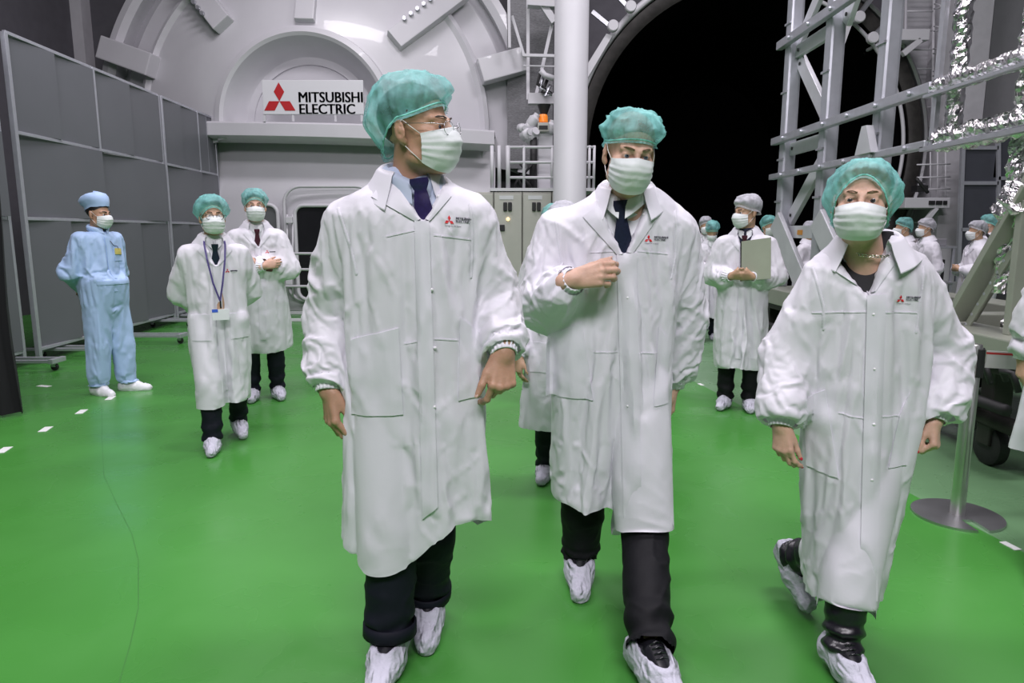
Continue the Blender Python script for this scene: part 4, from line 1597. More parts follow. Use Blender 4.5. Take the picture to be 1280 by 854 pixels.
def garment(name, F, kill, pin, org, material, parent, seed=0, amp=.004, shrink=-.035, sim=True, soft=1.0, sub=1, push=None):
    """surface of a field with its openings cut out; queued for draping when sim"""
    v, f = F.mesh()
    vn, fn = vnormals(v, f)
    fc = v[f].mean(1)
    keep = ~kill(fc, fn)
    f = f[keep]
    used = np.unique(f)
    re = np.full(len(v), -1)
    re[used] = np.arange(len(used))
    v, vn, f = v[used], vn[used], re[f]
    # even out the cut edges (hem, cuffs, neckline)
    E = np.sort(np.concatenate([f[:, [0, 1]], f[:, [1, 2]], f[:, [2, 3]], f[:, [3, 0]]]), axis=1)
    u, cnt = np.unique(E, axis=0, return_counts=True)
    be = u[cnt == 1]
    for _ in range(10):
        acc = np.zeros_like(v)
        num = np.zeros(len(v))
        np.add.at(acc, be[:, 0], v[be[:, 1]])
        np.add.at(acc, be[:, 1], v[be[:, 0]])
        np.add.at(num, be[:, 0], 1)
        np.add.at(num, be[:, 1], 1)
        m = num >= 2
        v[m] = v[m] * .4 + acc[m] / num[m][:, None] * .6

    def ridge(a, b, c, wd):
        q = np.array([noise.noise(Vector((p[0] * a + p[2] * b + seed, p[1] * a * .8 + c, p[2] * a - p[0] * b))) for p in v])
        return np.clip(1 - np.abs(q) / wd, 0, 1) ** 1.5
    cr = ridge(4.5, 3.5, 1.0, .13) + .8 * ridge(7, -5, 9.0, .12) - .6 * ridge(5, -1.5, 21.0, .10)
    w = pin(v)
    v = v + vn * ((wob(v, amp * .9, 7, seed) + wob(v, amp * .25, 22, seed + 3) + amp * 1.25 * cr) * (1 - .6 * w))[:, None]
    o = link(name, mesh_np(name, v - np.array(org), f), material, parent)
    if sim:
        g = o.vertex_groups.new(name='hold')
        lv = np.clip((w * 20).round().astype(int), 0, 20)
        for k in range(1, 21):
            ids = np.nonzero(lv == k)[0]
            if len(ids):
                g.add([int(i) for i in ids], k / 20, 'REPLACE')
        m = o.modifiers.new('drape', 'CLOTH')
        st = m.settings
        st.quality = 4
        st.mass = .25
        st.tension_stiffness = 14
        st.compression_stiffness = 14
        st.shear_stiffness = 4
        st.bending_stiffness = .12 * soft
        st.tension_damping = 8
        st.compression_damping = 8
        st.shear_damping = 8
        st.bending_damping = .6
        st.air_damping = 3
        st.vertex_group_mass = 'hold'
        st.pin_stiffness = 1.0
        st.shrink_min = shrink
        st.shrink_max = shrink
        m.collision_settings.use_collision = False
        m.collision_settings.use_self_collision = False
        m.point_cache.frame_start = 1
        m.point_cache.frame_end = 40
        PENDING.append((o, sub, push, np.array(org)))
    elif sub:
        sm = o.modifiers.new('smooth', 'SUBSURF')
        sm.levels = sm.render_levels = sub
    return o


def drape_all(frames=18):
    if not PENDING:
        return
    for fr in range(1, frames + 1):
        SC.frame_set(fr)
    dg = bpy.context.evaluated_depsgraph_get()
    res = []
    for o, sub, push, org in PENDING:
        res.append(bpy.data.meshes.new_from_object(o.evaluated_get(dg)))
    for (o, sub, push, org), me in zip(PENDING, res):
        o.modifiers.clear()
        if push:
            n = len(me.vertices)
            co = np.empty(n * 3, dtype=np.float32)
            me.vertices.foreach_get('co', co)
            v = co.reshape(-1, 3).astype(np.float64) + org
            for a, b, r1, r2 in push:
                a, b = np.array(a), np.array(b)
                t = np.clip((v - a) @ (b - a) / ((b - a) @ (b - a)), 0, 1)
                ax = a + t[:, None] * (b - a)
                dv = v - ax
                dist = np.maximum(np.linalg.norm(dv, axis=1), 1e-6)
                r = r1 + (r2 - r1) * t
                v = np.where((dist < r)[:, None], ax + dv / dist[:, None] * r[:, None], v)
            me.vertices.foreach_set('co', (v - org).astype(np.float32).ravel())
            me.update()
        o.vertex_groups.clear()
        old = o.data
        nm = old.name
        o.data = me
        bpy.data.meshes.remove(old)
        me.name = nm
        if sub:
            sm = o.modifiers.new('smooth', 'SUBSURF')
            sm.levels = sm.render_levels = sub
    PENDING.clear()
    SC.frame_set(1)


def bvh_of(o):
    dg = bpy.context.evaluated_depsgraph_get()
    ev = o.evaluated_get(dg)
    me = ev.to_mesh()
    t = BVHTree.FromPolygons([v.co.copy() for v in me.vertices], [tuple(p.vertices) for p in me.polygons])
    ev.to_mesh_clear()
    return t


class Cloth:
    """things sewn or printed on a draped coat: everything is dropped on it along dirv"""

    def __init__(self, o, org, dirv, limit=None):
        self.o, self.t, self.org = o, bvh_of(o), Vector(org)
        self.d = Vector(dirv).normalized()
        self.limit = limit

    def drop(self, p, off):
        q = Vector(p) - self.org
        h = self.t.ray_cast(q - self.d * .6, self.d)
        if h[0] is None:
            h = self.t.find_nearest(q)
            return q + self.d * self.d.dot(h[0] - q) - self.d * off + self.org
        return h[0] - self.d * off + self.org

    def patch(self, corners, nu, nv, off=.004, edge=.0):
        """bilinear patch tl, tr, br, bl dropped on the cloth"""
        tl, tr, br, bl = [Vector(c) for c in corners]
        P = []
        for i in range(nu + 1):
            u = i / nu
            row = []
            for j in range(nv + 1):
                v = j / nv
                p = tl.lerp(tr, u).lerp(bl.lerp(br, u), v)
                row.append(p - self.d * self.d.dot(p - self.org) + self.d * self.d.dot(self.drop(p, off) - self.org))
            P.append(row)
        dep = sorted(self.d.dot(p - self.org) for row in P for p in row)
        med = dep[len(dep) // 2]
        for row in P:
            for j, p in enumerate(row):
                e = self.d.dot(p - self.org) - med
                if abs(e) > .055:
                    row[j] = p - self.d * (e - math.copysign(.05, e))
        return P

    def sewn(self, name, corners, material, nu=14, nv=16, off=.005, thick=.006):
        P = self.patch(corners, nu, nv, off)
        mb = MB()
        sheet(mb, P, thick, self.d)
        return mb.build(name, material, self.o, smooth=False, org=self.org, auto=.7)

    def flat(self, name, v2, f2, o3, ux, uy, material, off=.003, parent=None):
        """flat print: 2D polygons at o3 with axes ux, uy"""
        mb = MB()
        mb.add([self.drop(Vector(o3) + Vector(ux) * x + Vector(uy) * y, off) for x, y, *_ in v2], f2)
        return mb.build(name, material, parent or self.o, org=self.org, fix=False)


def coat_logo(cl, p, ux, uy, w=.085, fine=True):
    """red emblem, two lines of lettering and a small slogan, printed on the chest"""
    r = w * .115
    c = Vector(p) + Vector(ux) * r * 1.5
    v, f = rhomb_logo(r)
    cl.flat('emblem', v, f, c, ux, uy, M_RED, off=.0025)
    if not fine:
        mb_v = [(0, 0), (w * .55, 0), (w * .55, r * .7), (0, r * .7)]
        cl.flat('lettering', mb_v, [(0, 1, 2, 3)], c + Vector(ux) * r * 2.0 - Vector(uy) * r * .3, ux, uy, M_INK, off=.0025)
        return
    for k, (tx, sz) in enumerate((('MITSUBISHI', 1.0), ('ELECTRIC', 1.0))):
        v0, f0 = text_mesh(tx, w * .125)
        v = [(p[0] + dx * w, p[1]) for dx in (0, .006, .012) for p in v0]
        f = [tuple(i + len(v0) * k2 for i in q) for k2 in range(3) for q in f0]
        cl.flat('lettering', v, f, c + Vector(ux) * r * 2.1 + Vector(uy) * (r * .6 - k * w * .105), ux, uy, M_INK, off=.0025)
    v, f = text_mesh('Changes for the Better', w * .068)
    cl.flat('lettering', v, f, c - Vector(ux) * r * 1.5 - Vector(uy) * r * 1.75, ux, uy, M_INK, off=.0025)


def trousers(P, org, material, parent, r=(.098, .074, .066), cuff=.055, seed=0, h=.012, sub=1, flare=0, turnup=False, sim=False, bunch=.006):
    J = list(P['hip']) + list(P['kn']) + list(P['an'])
    A = np.array([tuple(j) for j in J])
    lo, hi = A.min(0) - .18, A.max(0) + .2
    F = Field(lo, hi, h)
    pv = (P['hip'][0] + P['hip'][1]) / 2
    F.ell(pv + V3(0, 0, .04), (.165, .115, .15), k=.03)
    for i in (0, 1):
        F.cap(P['hip'][i], P['kn'][i], r[0], r[1], k=.03)
        F.cap(P['kn'][i], P['an'][i], r[1], r[2] + flare, k=.02)
        d = (P['an'][i] - P['kn'][i]).normalized()
        e = P['an'][i] - d * (.0 if not cuff else 0) + d * cuff * .6
        m = .15
        sl = F.win([e[q] - m for q in range(3)], [e[q] + m for q in range(3)])
        x, y, z = F.coords(sl)
        F.d[sl] = np.maximum(F.d[sl], (x - e[0]) * d[0] + (y - e[1]) * d[1] + (z - e[2]) * d[2])
    ends = [(P['an'][i] + (P['an'][i] - P['kn'][i]).normalized() * cuff * .6, (P['an'][i] - P['kn'][i]).normalized()) for i in (0, 1)]

    def kill(c, n):
        k = np.zeros(len(c), bool)
        for e, d in ends:
            q = (c - np.array(e)) @ np.array(d)
            k |= (np.linalg.norm(c - np.array(e), axis=1) < .14) & (q > -h * .8) & ((n @ np.array(d)) > .6)
        return k
    v, f = F.mesh()
    vn, fn = vnormals(v, f)
    fc = v[f].mean(1)
    f = f[~kill(fc, fn)]
    used = np.unique(f)
    re = np.full(len(v), -1)
    re[used] = np.arange(len(used))
    v, vn, f = v[used], vn[used], re[f]
    # cloth breaks above the shoe and behind the knee
    dis = np.zeros(len(v))
    for i in (0, 1):
        a, k = np.array(P['an'][i]), np.array(P['kn'][i])
        t = (v - k) @ (a - k) / ((a - k) @ (a - k))
        near = np.linalg.norm(v - a, axis=1) < .45
        ph = np.array([noise.noise(Vector((p[0] * 8, p[1] * 8, seed + i * 5))) for p in v]) * 2.2
        dis += np.where(near, bunch * np.exp(-((t - .88) / .20) ** 2) * np.sin(t * 27 + ph * 1.6), 0)
    dia = np.array([noise.noise(Vector((p[0] * 5 + p[2] * 7 + seed, p[1] * 5, p[2] * 9 - p[0] * 6))) for p in v])
    dia = np.clip(1 - np.abs(dia) / .14, 0, 1) ** 1.4
    v = v + vn * (dis + wob(v, .008, 6, seed) + wob(v, .003, 18, seed + 2) + .006 * dia)[:, None]
    o = link('trousers', mesh_np('trousers', v - np.array(org), f), material, parent)
    if sub:
        sm = o.modifiers.new('smooth', 'SUBSURF')
        sm.levels = sm.render_levels = 1
    if turnup:
        for i in (0, 1):
            e, d = ends[i]
            R = d.to_track_quat('Z', 'Y').to_matrix()
            mb = MB()
            rr = r[2] + flare
            ring = []
            for q in range(28):
                a = 2 * math.pi * q / 28
                u = R @ V3(math.cos(a), math.sin(a), 0)
                ring.append([e + u * (rr + .003) - d * .04, e + u * (rr + .010) - d * .036, e + u * (rr + .011) + d * .002, e + u * (rr - .002) + d * .004])
            mb.grid(ring, wrap_u=True)
            mb.build('turn_up', material, o, smooth=True, org=org)
    return o


def shoe_cover(P, i, org, parent, size=1.0, opening=True, shoe=True, h=.007, seed=0, white=True, sub=1):
    """loose overshoe with an elastic opening; the leather shoe shows in the opening"""
    an, td = P['an'][i], P['toe'][i].normalized()
    up = P['fup'][i] if 'fup' in P else V3(0, 0, 1)
    side = td.cross(up).normalized()
    up = side.cross(td).normalized()
    R = Matrix((side, td, up)).transposed()

    def q(x, y, z):
        return an + R @ (V3(x, y, z) * size)
    sole = -.085
    lo = [min(q(*c)[k] for c in ((-.1, -.12, -.12), (.1, -.12, -.12), (-.1, .25, -.12), (.1, .25, -.12), (0, -.12, .1), (0, .25, .1))) - .04 for k in range(3)]
    hi = [max(q(*c)[k] for c in ((-.1, -.12, -.12), (.1, -.12, -.12), (-.1, .25, -.12), (.1, .25, -.12), (0, -.12, .1), (0, .25, .1))) + .04 for k in range(3)]
    F = Field(lo, hi, h)
    s = size
    F.cap(q(0, -.045, -.045), q(0, .05, -.045), .046 * s, .050 * s, k=.02 * s)
    F.cap(q(0, .05, -.048), q(.004, .165, -.056), .052 * s, .036 * s, k=.03 * s)
    F.ell(q(0, -.035, -.02), (.049 * s, .060 * s, .050 * s), R, k=.03 * s)
    F.cap(q(0, .0, -.01), q(0, .06, -.026), .046 * s, .042 * s, k=.03 * s)
    # flat sole
    sl = tuple(slice(0, n) for n in F.n)
    x, y, z = F.coords(sl)
    pz = (x - an[0]) * up[0] + (y - an[1]) * up[1] + (z - an[2]) * up[2]
    F.d = np.maximum(F.d, sole * s - pz)
    if opening:
        F.ell(q(0, .030, .045), (.042 * s, .082 * s, .062 * s), R, k=.008, sub=True)
    v, f = F.mesh()
    vn, fn = vnormals(v, f)
    loc = (v - np.array(an)) @ np.array(R)
    rid = np.array([noise.noise(Vector((p[0] * 30 + seed, p[1] * 11, p[2] * 14))) + .9 * max(0, 1 - abs(noise.noise(Vector((p[0] * 26 + p[1] * 9 + seed, p[1] * 14 - p[0] * 12, p[2] * 16)))) / .14) - .3 for p in loc])
    v = v + vn * (np.where(loc[:, 2] > sole * s + .012, rid * .006, 0))[:, None]
    o = link('shoe_cover', mesh_np('shoe_cover', v - np.array(org), f), M_COVER if white is True else white, parent)
    if sub:
        sm = o.modifiers.new('smooth', 'SUBSURF')
        sm.levels = sm.render_levels = 1
    if shoe and opening:
        G = Field(lo, hi, h)
        G.cap(q(0, -.04, -.03), q(0, .04, -.03), .040 * s, .040 * s, k=.02)
        G.cap(q(0, .02, .004), q(0, .080, -.028), .036 * s, .030 * s, k=.02)
        lg = (P['kn'][i] - an).normalized()
        G.cap(q(0, -.012, -.02), an + lg * .085 * s, .038 * s, .034 * s, k=.02)
        v, f = G.mesh()
        so = link('shoe', mesh_np('shoe', v - np.array(org), f), M_SHOE, parent)
        for j in range(4):
            y = .030 + .012 * j
            z = .041 - .0085 * j
            mb = MB()
            mb.tube([q(-.017, y, z - .004), q(0, y + .004, z + .004), q(.017, y, z - .004)], .0028 * s, n=6)
            mb.build('lace', M_SHOE, so, smooth=True, org=org)
    return o


def ring_pts(c, ax, ay, z, a, R):
    return c + R @ V3(math.sin(a) * ax, -math.cos(a) * ay, z)


def coat_collar(P, coat, org, R, c, op=28, rin=(.074, .070), rout=(.135, .118), stand=.030, fall=-.030, tip=-.060, name='collar', material=None, thick=.004, dip=0.0):
    """turn-down collar: stands round the neck and falls on the shoulders, pointed in front"""
    material = material or M_COAT
    n = 44
    rows = []
    for i in range(n + 1):
        t = i / n
        a = math.radians(op + (360 - 2 * op) * t)
        e = min(t, 1 - t) * 2             # 0 at the front tips
        pt = max(0, 1 - e / .26)
        back = (1 - math.cos(a)) / 2
        row = []
        lift = .018 * back - dip * max(0, 1 - e / .40) ** 1.3
        row.append(ring_pts(c, rin[0] + .008, rin[1] + .008, -.030 + lift, a, R))
        row.append(ring_pts(c, rin[0], rin[1], stand * .6 + lift, a, R))
        row.append(ring_pts(c, rin[0] + .008, rin[1] + .008, stand + lift, a, R))
        row.append(ring_pts(c, rin[0] + .022, rin[1] + .020, stand * .72 + lift, a, R))
        for u in (.35, .7, 1.0):
            z = stand * .6 + (fall + tip * pt - stand * .6) * u + lift * (1 - .4 * u)
            row.append(ring_pts(c, rin[0] + .02 + (rout[0] - rin[0] - .02) * u, rin[1] + .02 + (rout[1] + .025 * pt - rin[1] - .02) * u, z, a, R))
        rows.append(row)
    mb = MB()
    sheet(mb, rows, -thick, R @ V3(0, 0, 1))
    return mb.build(name, material, coat, smooth=True, org=org)


def cuff_ring(coat, org, w, d, r0=.036, r1=.044, ln=.030, seed=0):
    """gathered elastic cuff"""
    q = d.to_track_quat('Z', 'Y').to_matrix()
    rows = []
    n = 72
    for i in range(n):
        a = 2 * math.pi * i / n
        pl = .0028 * math.sin(a * 18 + seed)
        u = q @ V3(math.cos(a), math.sin(a), 0)
        rows.append([w + u * (r1 + .012 + pl * 1.6) - d * ln * 1.3, w + u * (r1 + .004 + pl * 1.6) - d * ln * .7, w + u * (r0 + .003 + pl) - d * ln * .3, w + u * (r0 + pl * .6), w + u * (r0 + .001 + pl) + d * ln * .3, w + u * (r0 - .004) + d * ln * .28])
    mb = MB()
    mb.grid(rows, wrap_u=True)
    return mb.build('cuff', M_CUFF, coat, smooth=True, org=org)


def coat_field(P, rows, h, sleeve, hem, vneck=None, slit=None, expo=2.3, legs=None):
    """rows of the body of the coat, sleeves round the arms; returns field and the face killer"""
    J = list(P['sh']) + list(P['el']) + list(P['wr'])
    A = np.array([tuple(j) for j in J] + [(r[1] - r[3], r[2] - r[4], r[0]) for r in rows] + [(r[1] + r[3], r[2] + r[4], r[0]) for r in rows])
    lo, hi = A.min(0) - .14, A.max(0) + .14
    F = Field(lo, hi, h)
    F.loft(rows, k=.01, expo=expo)
    for i in (0, 1):
        q = legs
        if q:
            F.cap(P['hip'][i] - V3(0, 0, .08), P['kn'][i], q[0], q[1], k=.06)
            F.cap(P['kn'][i], P['kn'][i] + V3(0, 0, -.35), q[1], q[1], k=.06)
    ends = []
    for i in (0, 1):
        s, e, w = P['sh'][i], P['el'][i], P['wr'][i]
        rs = sleeve[i]
        if rs is None:
            continue
        F.cap(s, e, rs[0], rs[1], k=.030)
        d = (w - e).normalized()
        L = (w - e).length
        m = e + d * L * .72
        F.cap(e, m, rs[1], rs[2], k=.022)
        F.cap(m, w + d * .0, rs[2], rs[3], k=.015)
        ends.append((w, d))
        mm = .10
        sl = F.win([w[q] - mm for q in range(3)], [w[q] + mm for q in range(3)])
        x, y, z = F.coords(sl)
        far = (x - w[0]) ** 2 + (y - w[1]) ** 2 + (z - w[2]) ** 2 < .085 ** 2
        pl = (x - w[0]) * d[0] + (y - w[1]) * d[1] + (z - w[2]) * d[2]
        F.d[sl] = np.where(far, np.maximum(F.d[sl], pl), F.d[sl])
    x, y, z = F.coords(tuple(slice(0, n) for n in F.n))
    if callable(hem):
        hz = np.vectorize(hem)(F.ax[0][:, None], F.ax[1][None, :]).astype(np.float32)[:, :, None]
    else:
        hz = np.float32(hem)
    body = (z < (hz + .25))
    F.d = np.where(body, np.maximum(F.d, hz - z), F.d)
    ztop = max(r[0] for r in rows)
    wedge = []
    for W in (vneck, slit):
        if W is None:
            continue
        # W: list of (z, x0, x1), y limit (front of it is cut), depth
        zs = [q[0] for q in W['rows']]
        x0 = np.interp(F.ax[2], zs, [q[1] for q in W['rows']], left=9, right=9).astype(np.float32)
        x1 = np.interp(F.ax[2], zs, [q[2] for q in W['rows']], left=-9, right=-9).astype(np.float32)
        nx_, ny_ = W.get('n', (0, 1))
        d = np.maximum(np.maximum(x0[None, None, :] - x, x - x1[None, None, :]), (x - W.get('x', 0)) * nx_ + (y - W['y']) * ny_)
        F.d = np.maximum(F.d, -d)
        wedge.append(W)

    def kill(c, n):
        k = np.zeros(len(c), bool)
        for w, d in ends:
            q = (c - np.array(w)) @ np.array(d)
            k |= (np.linalg.norm(c - np.array(w), axis=1) < .09) & (q > -h * .8) & ((n @ np.array(d)) > .55)
        hzv = np.array([hem(xx, yy) for xx, yy in c[:, :2]]) if callable(hem) else np.full(len(c), hem)
        k |= (c[:, 2] < hzv + h * .9) & (n[:, 2] < -.55)
        k |= (c[:, 2] > ztop - h * .8) & (n[:, 2] > .55)
        for W in wedge:
            zs = [q[0] for q in W['rows']]
            a = np.interp(c[:, 2], zs, [q[1] for q in W['rows']], left=9, right=9)
            b = np.interp(c[:, 2], zs, [q[2] for q in W['rows']], left=-9, right=-9)
            k |= (c[:, 0] > a - .004) & (c[:, 0] < b + .004) & (np.abs((c[:, 0] - W.get('x', 0)) * W.get('n', (0, 1))[0] + (c[:, 1] - W['y']) * W.get('n', (0, 1))[1] + .007) < .022) & (n[:, 1] < -.5)
        return k
    return F, kill

# ------------------------------------------------------------------ assembling a person
LATER = []
SK_TAN = skin('skin_tan', (0.44, 0.255, 0.17))
SK_FAIR = skin('skin_fair', (0.56, 0.35, 0.26))
SK_WARM = skin('skin_warm', (0.46, 0.29, 0.19))
HAIR_DARK = mat('dark_hair', (0.012, 0.010, 0.010), 0.5, var=.3, scale=60)
HAIR_GREY = mat('greying_brown_hair', (0.045, 0.036, 0.030), 0.55, var=.35, scale=60)
HAIR_BLOND = mat('fair_brown_hair', (0.17, 0.105, 0.06), 0.55, var=.3, scale=60)
TIE_PURPLE = mat('indigo_silk_tie', (0.022, 0.014, 0.075), 0.35, var=.2, scale=90)
TIE_NAVY = mat('navy_silk_tie', (0.010, 0.013, 0.035), 0.35, var=.2, scale=90)
TIE_PLUM = mat('plum_silk_tie', (0.05, 0.008, 0.02), 0.35, var=.2, scale=90)
JACKET_NAVY = mat('navy_jacket_wool', (0.013, 0.015, 0.04), 0.75)


def crow(py, xl, xr, Y, b, rot=0.0):
    A, B = at(xl, py, Y), at(xr, py, Y)
    return (A.z, (A.x + B.x) / 2, Y, (B.x - A.x) / 2, b, math.radians(rot))


def make_person(label, root, rotz, P, C, group=None, cat='person'):
    """P pose, C clothes; both in the frame whose origin is org (world for the near people, own frame else)"""
    org = Vector(C.get('org', root))
    r = thing('person', label, cat, root, rotz, group)
    fine = C.get('fine', True)
    b = body_mesh(P, C.get('h', .0055), org, 'body', C['skin'], r, fine)
    if fine:
        if 'nail' in C:
            nails(P, b, org, C['nail'])
        eyes(P, b, org, C.get('iris', (.06, .07, .09)))
        eyebrows(P, b, org, C['hair'], C.get('brow', .0026))
    if C.get('hair_on', True):
        hair(P, r, org, C['hair'], **C.get('hairp', {}))
    if 'cap' in C:
        bouffant(P, r, org, **C['cap'])
    if C.get('mask', True) is not False:
        face_mask(P, r, org, **(C['mask'] if isinstance(C.get('mask'), dict) else {}))
    if 'trousers' in C:
        trousers(P, org, parent=r, **C['trousers'])
    for i in (0, 1):
        f = C.get('feet', ({}, {}))[i]
        if f is not None:
            shoe_cover(P, i, org, r, seed=i * 3.1 + C.get('seed', 0), **f)
    if 'coat' not in C:
        return r
    K = C['coat']
    K.setdefault('legs', tuple(q + .022 for q in C.get('trousers', {}).get('r', (.10, .08, .07))))
    rows = K['rows']
    h = K.get('h', .012)
    F, kill = coat_field(P, rows, h, K['sleeve'], K['hem'], K.get('vneck'), K.get('slit'), K.get('expo', 2.3), legs=K.get('legs'))
    ztop = max(q[0] for q in rows)
    zsh = (P['sh'][0].z + P['sh'][1].z) / 2
    W = [np.array(w) for w in P['wr']]
    SH = [np.array(w) for w in P['sh']]
    vn = K.get('vneck')
    base = K.get('hold', .06)
    LIMB = [(np.array(P['sh'][i]), np.array(P['el'][i]), np.array(P['wr'][i])) for i in (0, 1)]

    def seg(v, a, b):
        t = np.clip((v - a) @ (b - a) / ((b - a) @ (b - a)), 0, 1)
        return np.linalg.norm(v - a - t[:, None] * (b - a), axis=1)

    def pin(v):
        w = np.full(len(v), base)
        for a, e, q in LIMB:
            w = np.where((seg(v, a, e) < .12) | (seg(v, e, q) < .12), np.maximum(w, K.get('hold_arm', .22)), w)
        w = np.maximum(w, np.clip((v[:, 2] - (zsh - .02)) / .07, 0, 1))
        for q in W:
            w = np.maximum(w, 1.0 * np.clip(1.6 - np.linalg.norm(v - q, axis=1) / .05, 0, 1))
        for q in SH:
            w = np.maximum(w, .6 * np.clip(1.5 - np.linalg.norm(v - q, axis=1) / .09, 0, 1))
        if vn is not None:
            zs = [q[0] for q in vn['rows']]
            xm = np.interp(v[:, 2], zs, [(q[1] + q[2]) / 2 for q in vn['rows']])
            xw = np.interp(v[:, 2], zs, [(q[2] - q[1]) / 2 for q in vn['rows']])
            fy = (v[:, 0] - vn.get('x', 0)) * vn.get('n', (0, 1))[0] + (v[:, 1] - vn['y']) * vn.get('n', (0, 1))[1]
            near = (np.abs(v[:, 0] - xm) < xw + .05) & (v[:, 2] > min(zs) - .05) & (fy < .03)
            w = np.where(near, np.maximum(w, .8), w)
        return w
    push = []
    tr = C.get('trousers', {}).get('r', (.10, .08, .07))
    for i in (0, 1):
        push.append((P['hip'][i], P['kn'][i], tr[0] + .022, tr[1] + .024))
        push.append((P['kn'][i], P['an'][i], tr[1] + .024, tr[2] + .028))
        push.append((P['sh'][i], P['el'][i], .054, .046))
        push.append((P['el'][i], P['wr'][i], .046, .036))
    coat = garment(K.get('name', 'lab_coat'), F, kill, pin, org, K.get('mat', M_COAT), r, seed=C.get('seed', 0),
                   amp=K.get('amp', .0075), shrink=K.get('shrink', -.09), sim=K.get('sim', True), soft=K.get('soft', 1.0), sub=K.get('sub', 1), push=push)
    # shirt under the open neck
    if 'shirt' in C:
        S = C['shirt']
        zlo = min(q[0] for q in vn['rows']) - .015
        sr = [(q[0] + S.get('dz', .015), q[1], q[2], max(S.get('mn', .074), q[3] - .03), max(S.get('mn', .074), q[4] - S.get('gap', .034)), q[5]) for q in rows if q[0] > zlo - .25]
        zz = [q[0] for q in sorted(sr)]
        sr = sorted([(zlo,) + tuple(float(np.interp(zlo, zz, [q[i] for q in sorted(sr)])) for i in range(1, 6))] + [q for q in sr if q[0] > zlo])
        lo = np.array([min(q[1] - q[3] for q in sr), min(q[2] - q[4] for q in sr), zlo]) - .05
        hi = np.array([max(q[1] + q[3] for q in sr), max(q[2] + q[4] for q in sr), ztop]) + .05
        G = Field(lo, hi, .012)
        G.loft(sr, k=.01)
        v, f = G.mesh()
        fc = v[f].mean(1)
        vz = [q[0] for q in vn['rows']]
        xm = np.interp(fc[:, 2], vz, [(q[1] + q[2]) / 2 for q in vn['rows']])
        xw = np.interp(fc[:, 2], vz, [(q[2] - q[1]) / 2 for q in vn['rows']])
        f = f[np.abs(fc[:, 0] - xm) < xw + .030]
        sh = link(S.get('name', 'shirt'), mesh_np('shirt', v - np.array(org), f), S['mat'], r)
        nc = S.get('neck', P['neck'])
        if S.get('collar', True):
            coat_collar(P, sh, org, rotm(S.get('yaw', 0), S.get('tilt', 0)), nc, op=S.get('op', 7), rin=S.get('rin', (.063, .062)), rout=S.get('rout', (.084, .086)), stand=S.get('stand', .040), fall=.0, tip=-.030, material=S.get('cmat', S['mat']), thick=.003, dip=S.get('dip', .026))
        if 'tie' in S:
            LATER.append(lambda: make_tie(sh, org, S, r))
    if K.get('cuffs', True):
        for i in (0, 1):
            if K['sleeve'][i] is not None:
                cuff_ring(coat, org, P['wr'][i], (P['wr'][i] - P['el'][i]).normalized(), r0=K['sleeve'][i][3] - .004, r1=K['sleeve'][i][3] + .003, seed=i)
    if 'collar' in K:
        coat_collar(P, coat, org, **K['collar'])
    if 'details' in K:
        LATER.append(lambda: K['details'](coat, org))
    return r


def make_tie(shirt, org, S, parent):
    cl = Cloth(shirt, org, S.get('dir', (0, 1, 0)))
    k, e = Vector(S['tie'][0]), Vector(S['tie'][1])     # knot and the lower end that shows
    d = (e - k).normalized()
    sx = d.cross(cl.d).normalized()
    if sx.x < 0:
        sx = -sx
    w0, w1 = S.get('tiew', (.016, .042))
    P = []
    n = 12
    for i in range(5):
        u = -1 + i / 2
        row = []
        for j in range(n + 1):
            t = j / n
            wd = np.interp(t, [0, .10, .24, .32, 1], [w0 * 1.25, w0 * 1.35, w0 * .85, w0 * .95, w1])
            off = S.get('tieoff', .034) * max(0, 1 - t / .8) + .014 + .010 * (1 - abs(u)) * (1 if t < .2 else .5)
            q = cl.drop(k + d * (e - k).length * t, 0)
            row.append(q + sx * u * wd - cl.d * off)
        P.append(row)
    mb = MB()
    sheet(mb, P, .004, cl.d)
    mb.build('tie', S['tiemat'], parent, smooth=True, org=org)


def lapel(cl, pts, material=None, name='lapel', off=.010):
    """folded-back front edge: polygon (tl.., in order) dropped on the coat"""
    mb = MB()
    q = [Vector(p) for p in pts]
    # triangle/quad fan refined into a grid between two edges: fold line q0-q1 and outer edge q3-q2
    n = 12
    P = []
    for i in range(n + 1):
        t = i / n
        a, b = q[0].lerp(q[1], t), q[3].lerp(q[2], t)
        row = []
        for j in range(6):
            u = j / 5
            p = a.lerp(b, u)
            row.append(cl.drop(p, off * (1.3 - .7 * u)))
        P.append(row)
    sheet(mb, P, .004, cl.d)
    return mb.build(name, material or M_COAT, cl.o, smooth=True, org=cl.org)


def seam(cl, a, b, w=.004, off=.0022, n=24, name='seam'):
    a, b = Vector(a), Vector(b)
    d = (b - a).normalized()
    s = d.cross(cl.d).normalized() * w / 2
    P = [[cl.drop(a.lerp(b, i / n) + s * q, off) for q in (-1, 1)] for i in range(n + 1)]
    mb = MB()
    sheet(mb, P, .004, cl.d)
    return mb.build(name, M_COAT, cl.o, org=cl.org)


def arm_seam(cl, pts):
    """puckered seam round the armhole"""
    P = []
    n = 46
    for i in range(n + 1):
        t = i / n * (len(pts) - 1)
        k = min(int(t), len(pts) - 2)
        p = pts[k].lerp(pts[k + 1], t - k)
        w = .0035 + .0022 * (i % 2)
        P.append([cl.drop(p + V3(-w, 0, -w * .4), .001), cl.drop(p, .0035 + .002 * (i % 2)), cl.drop(p + V3(w, 0, w * .4), .001)])
    mb = MB()
    sheet(mb, P, .003, cl.d)
    return mb.build('armhole_seam', M_COAT, cl.o, smooth=True, org=cl.org)


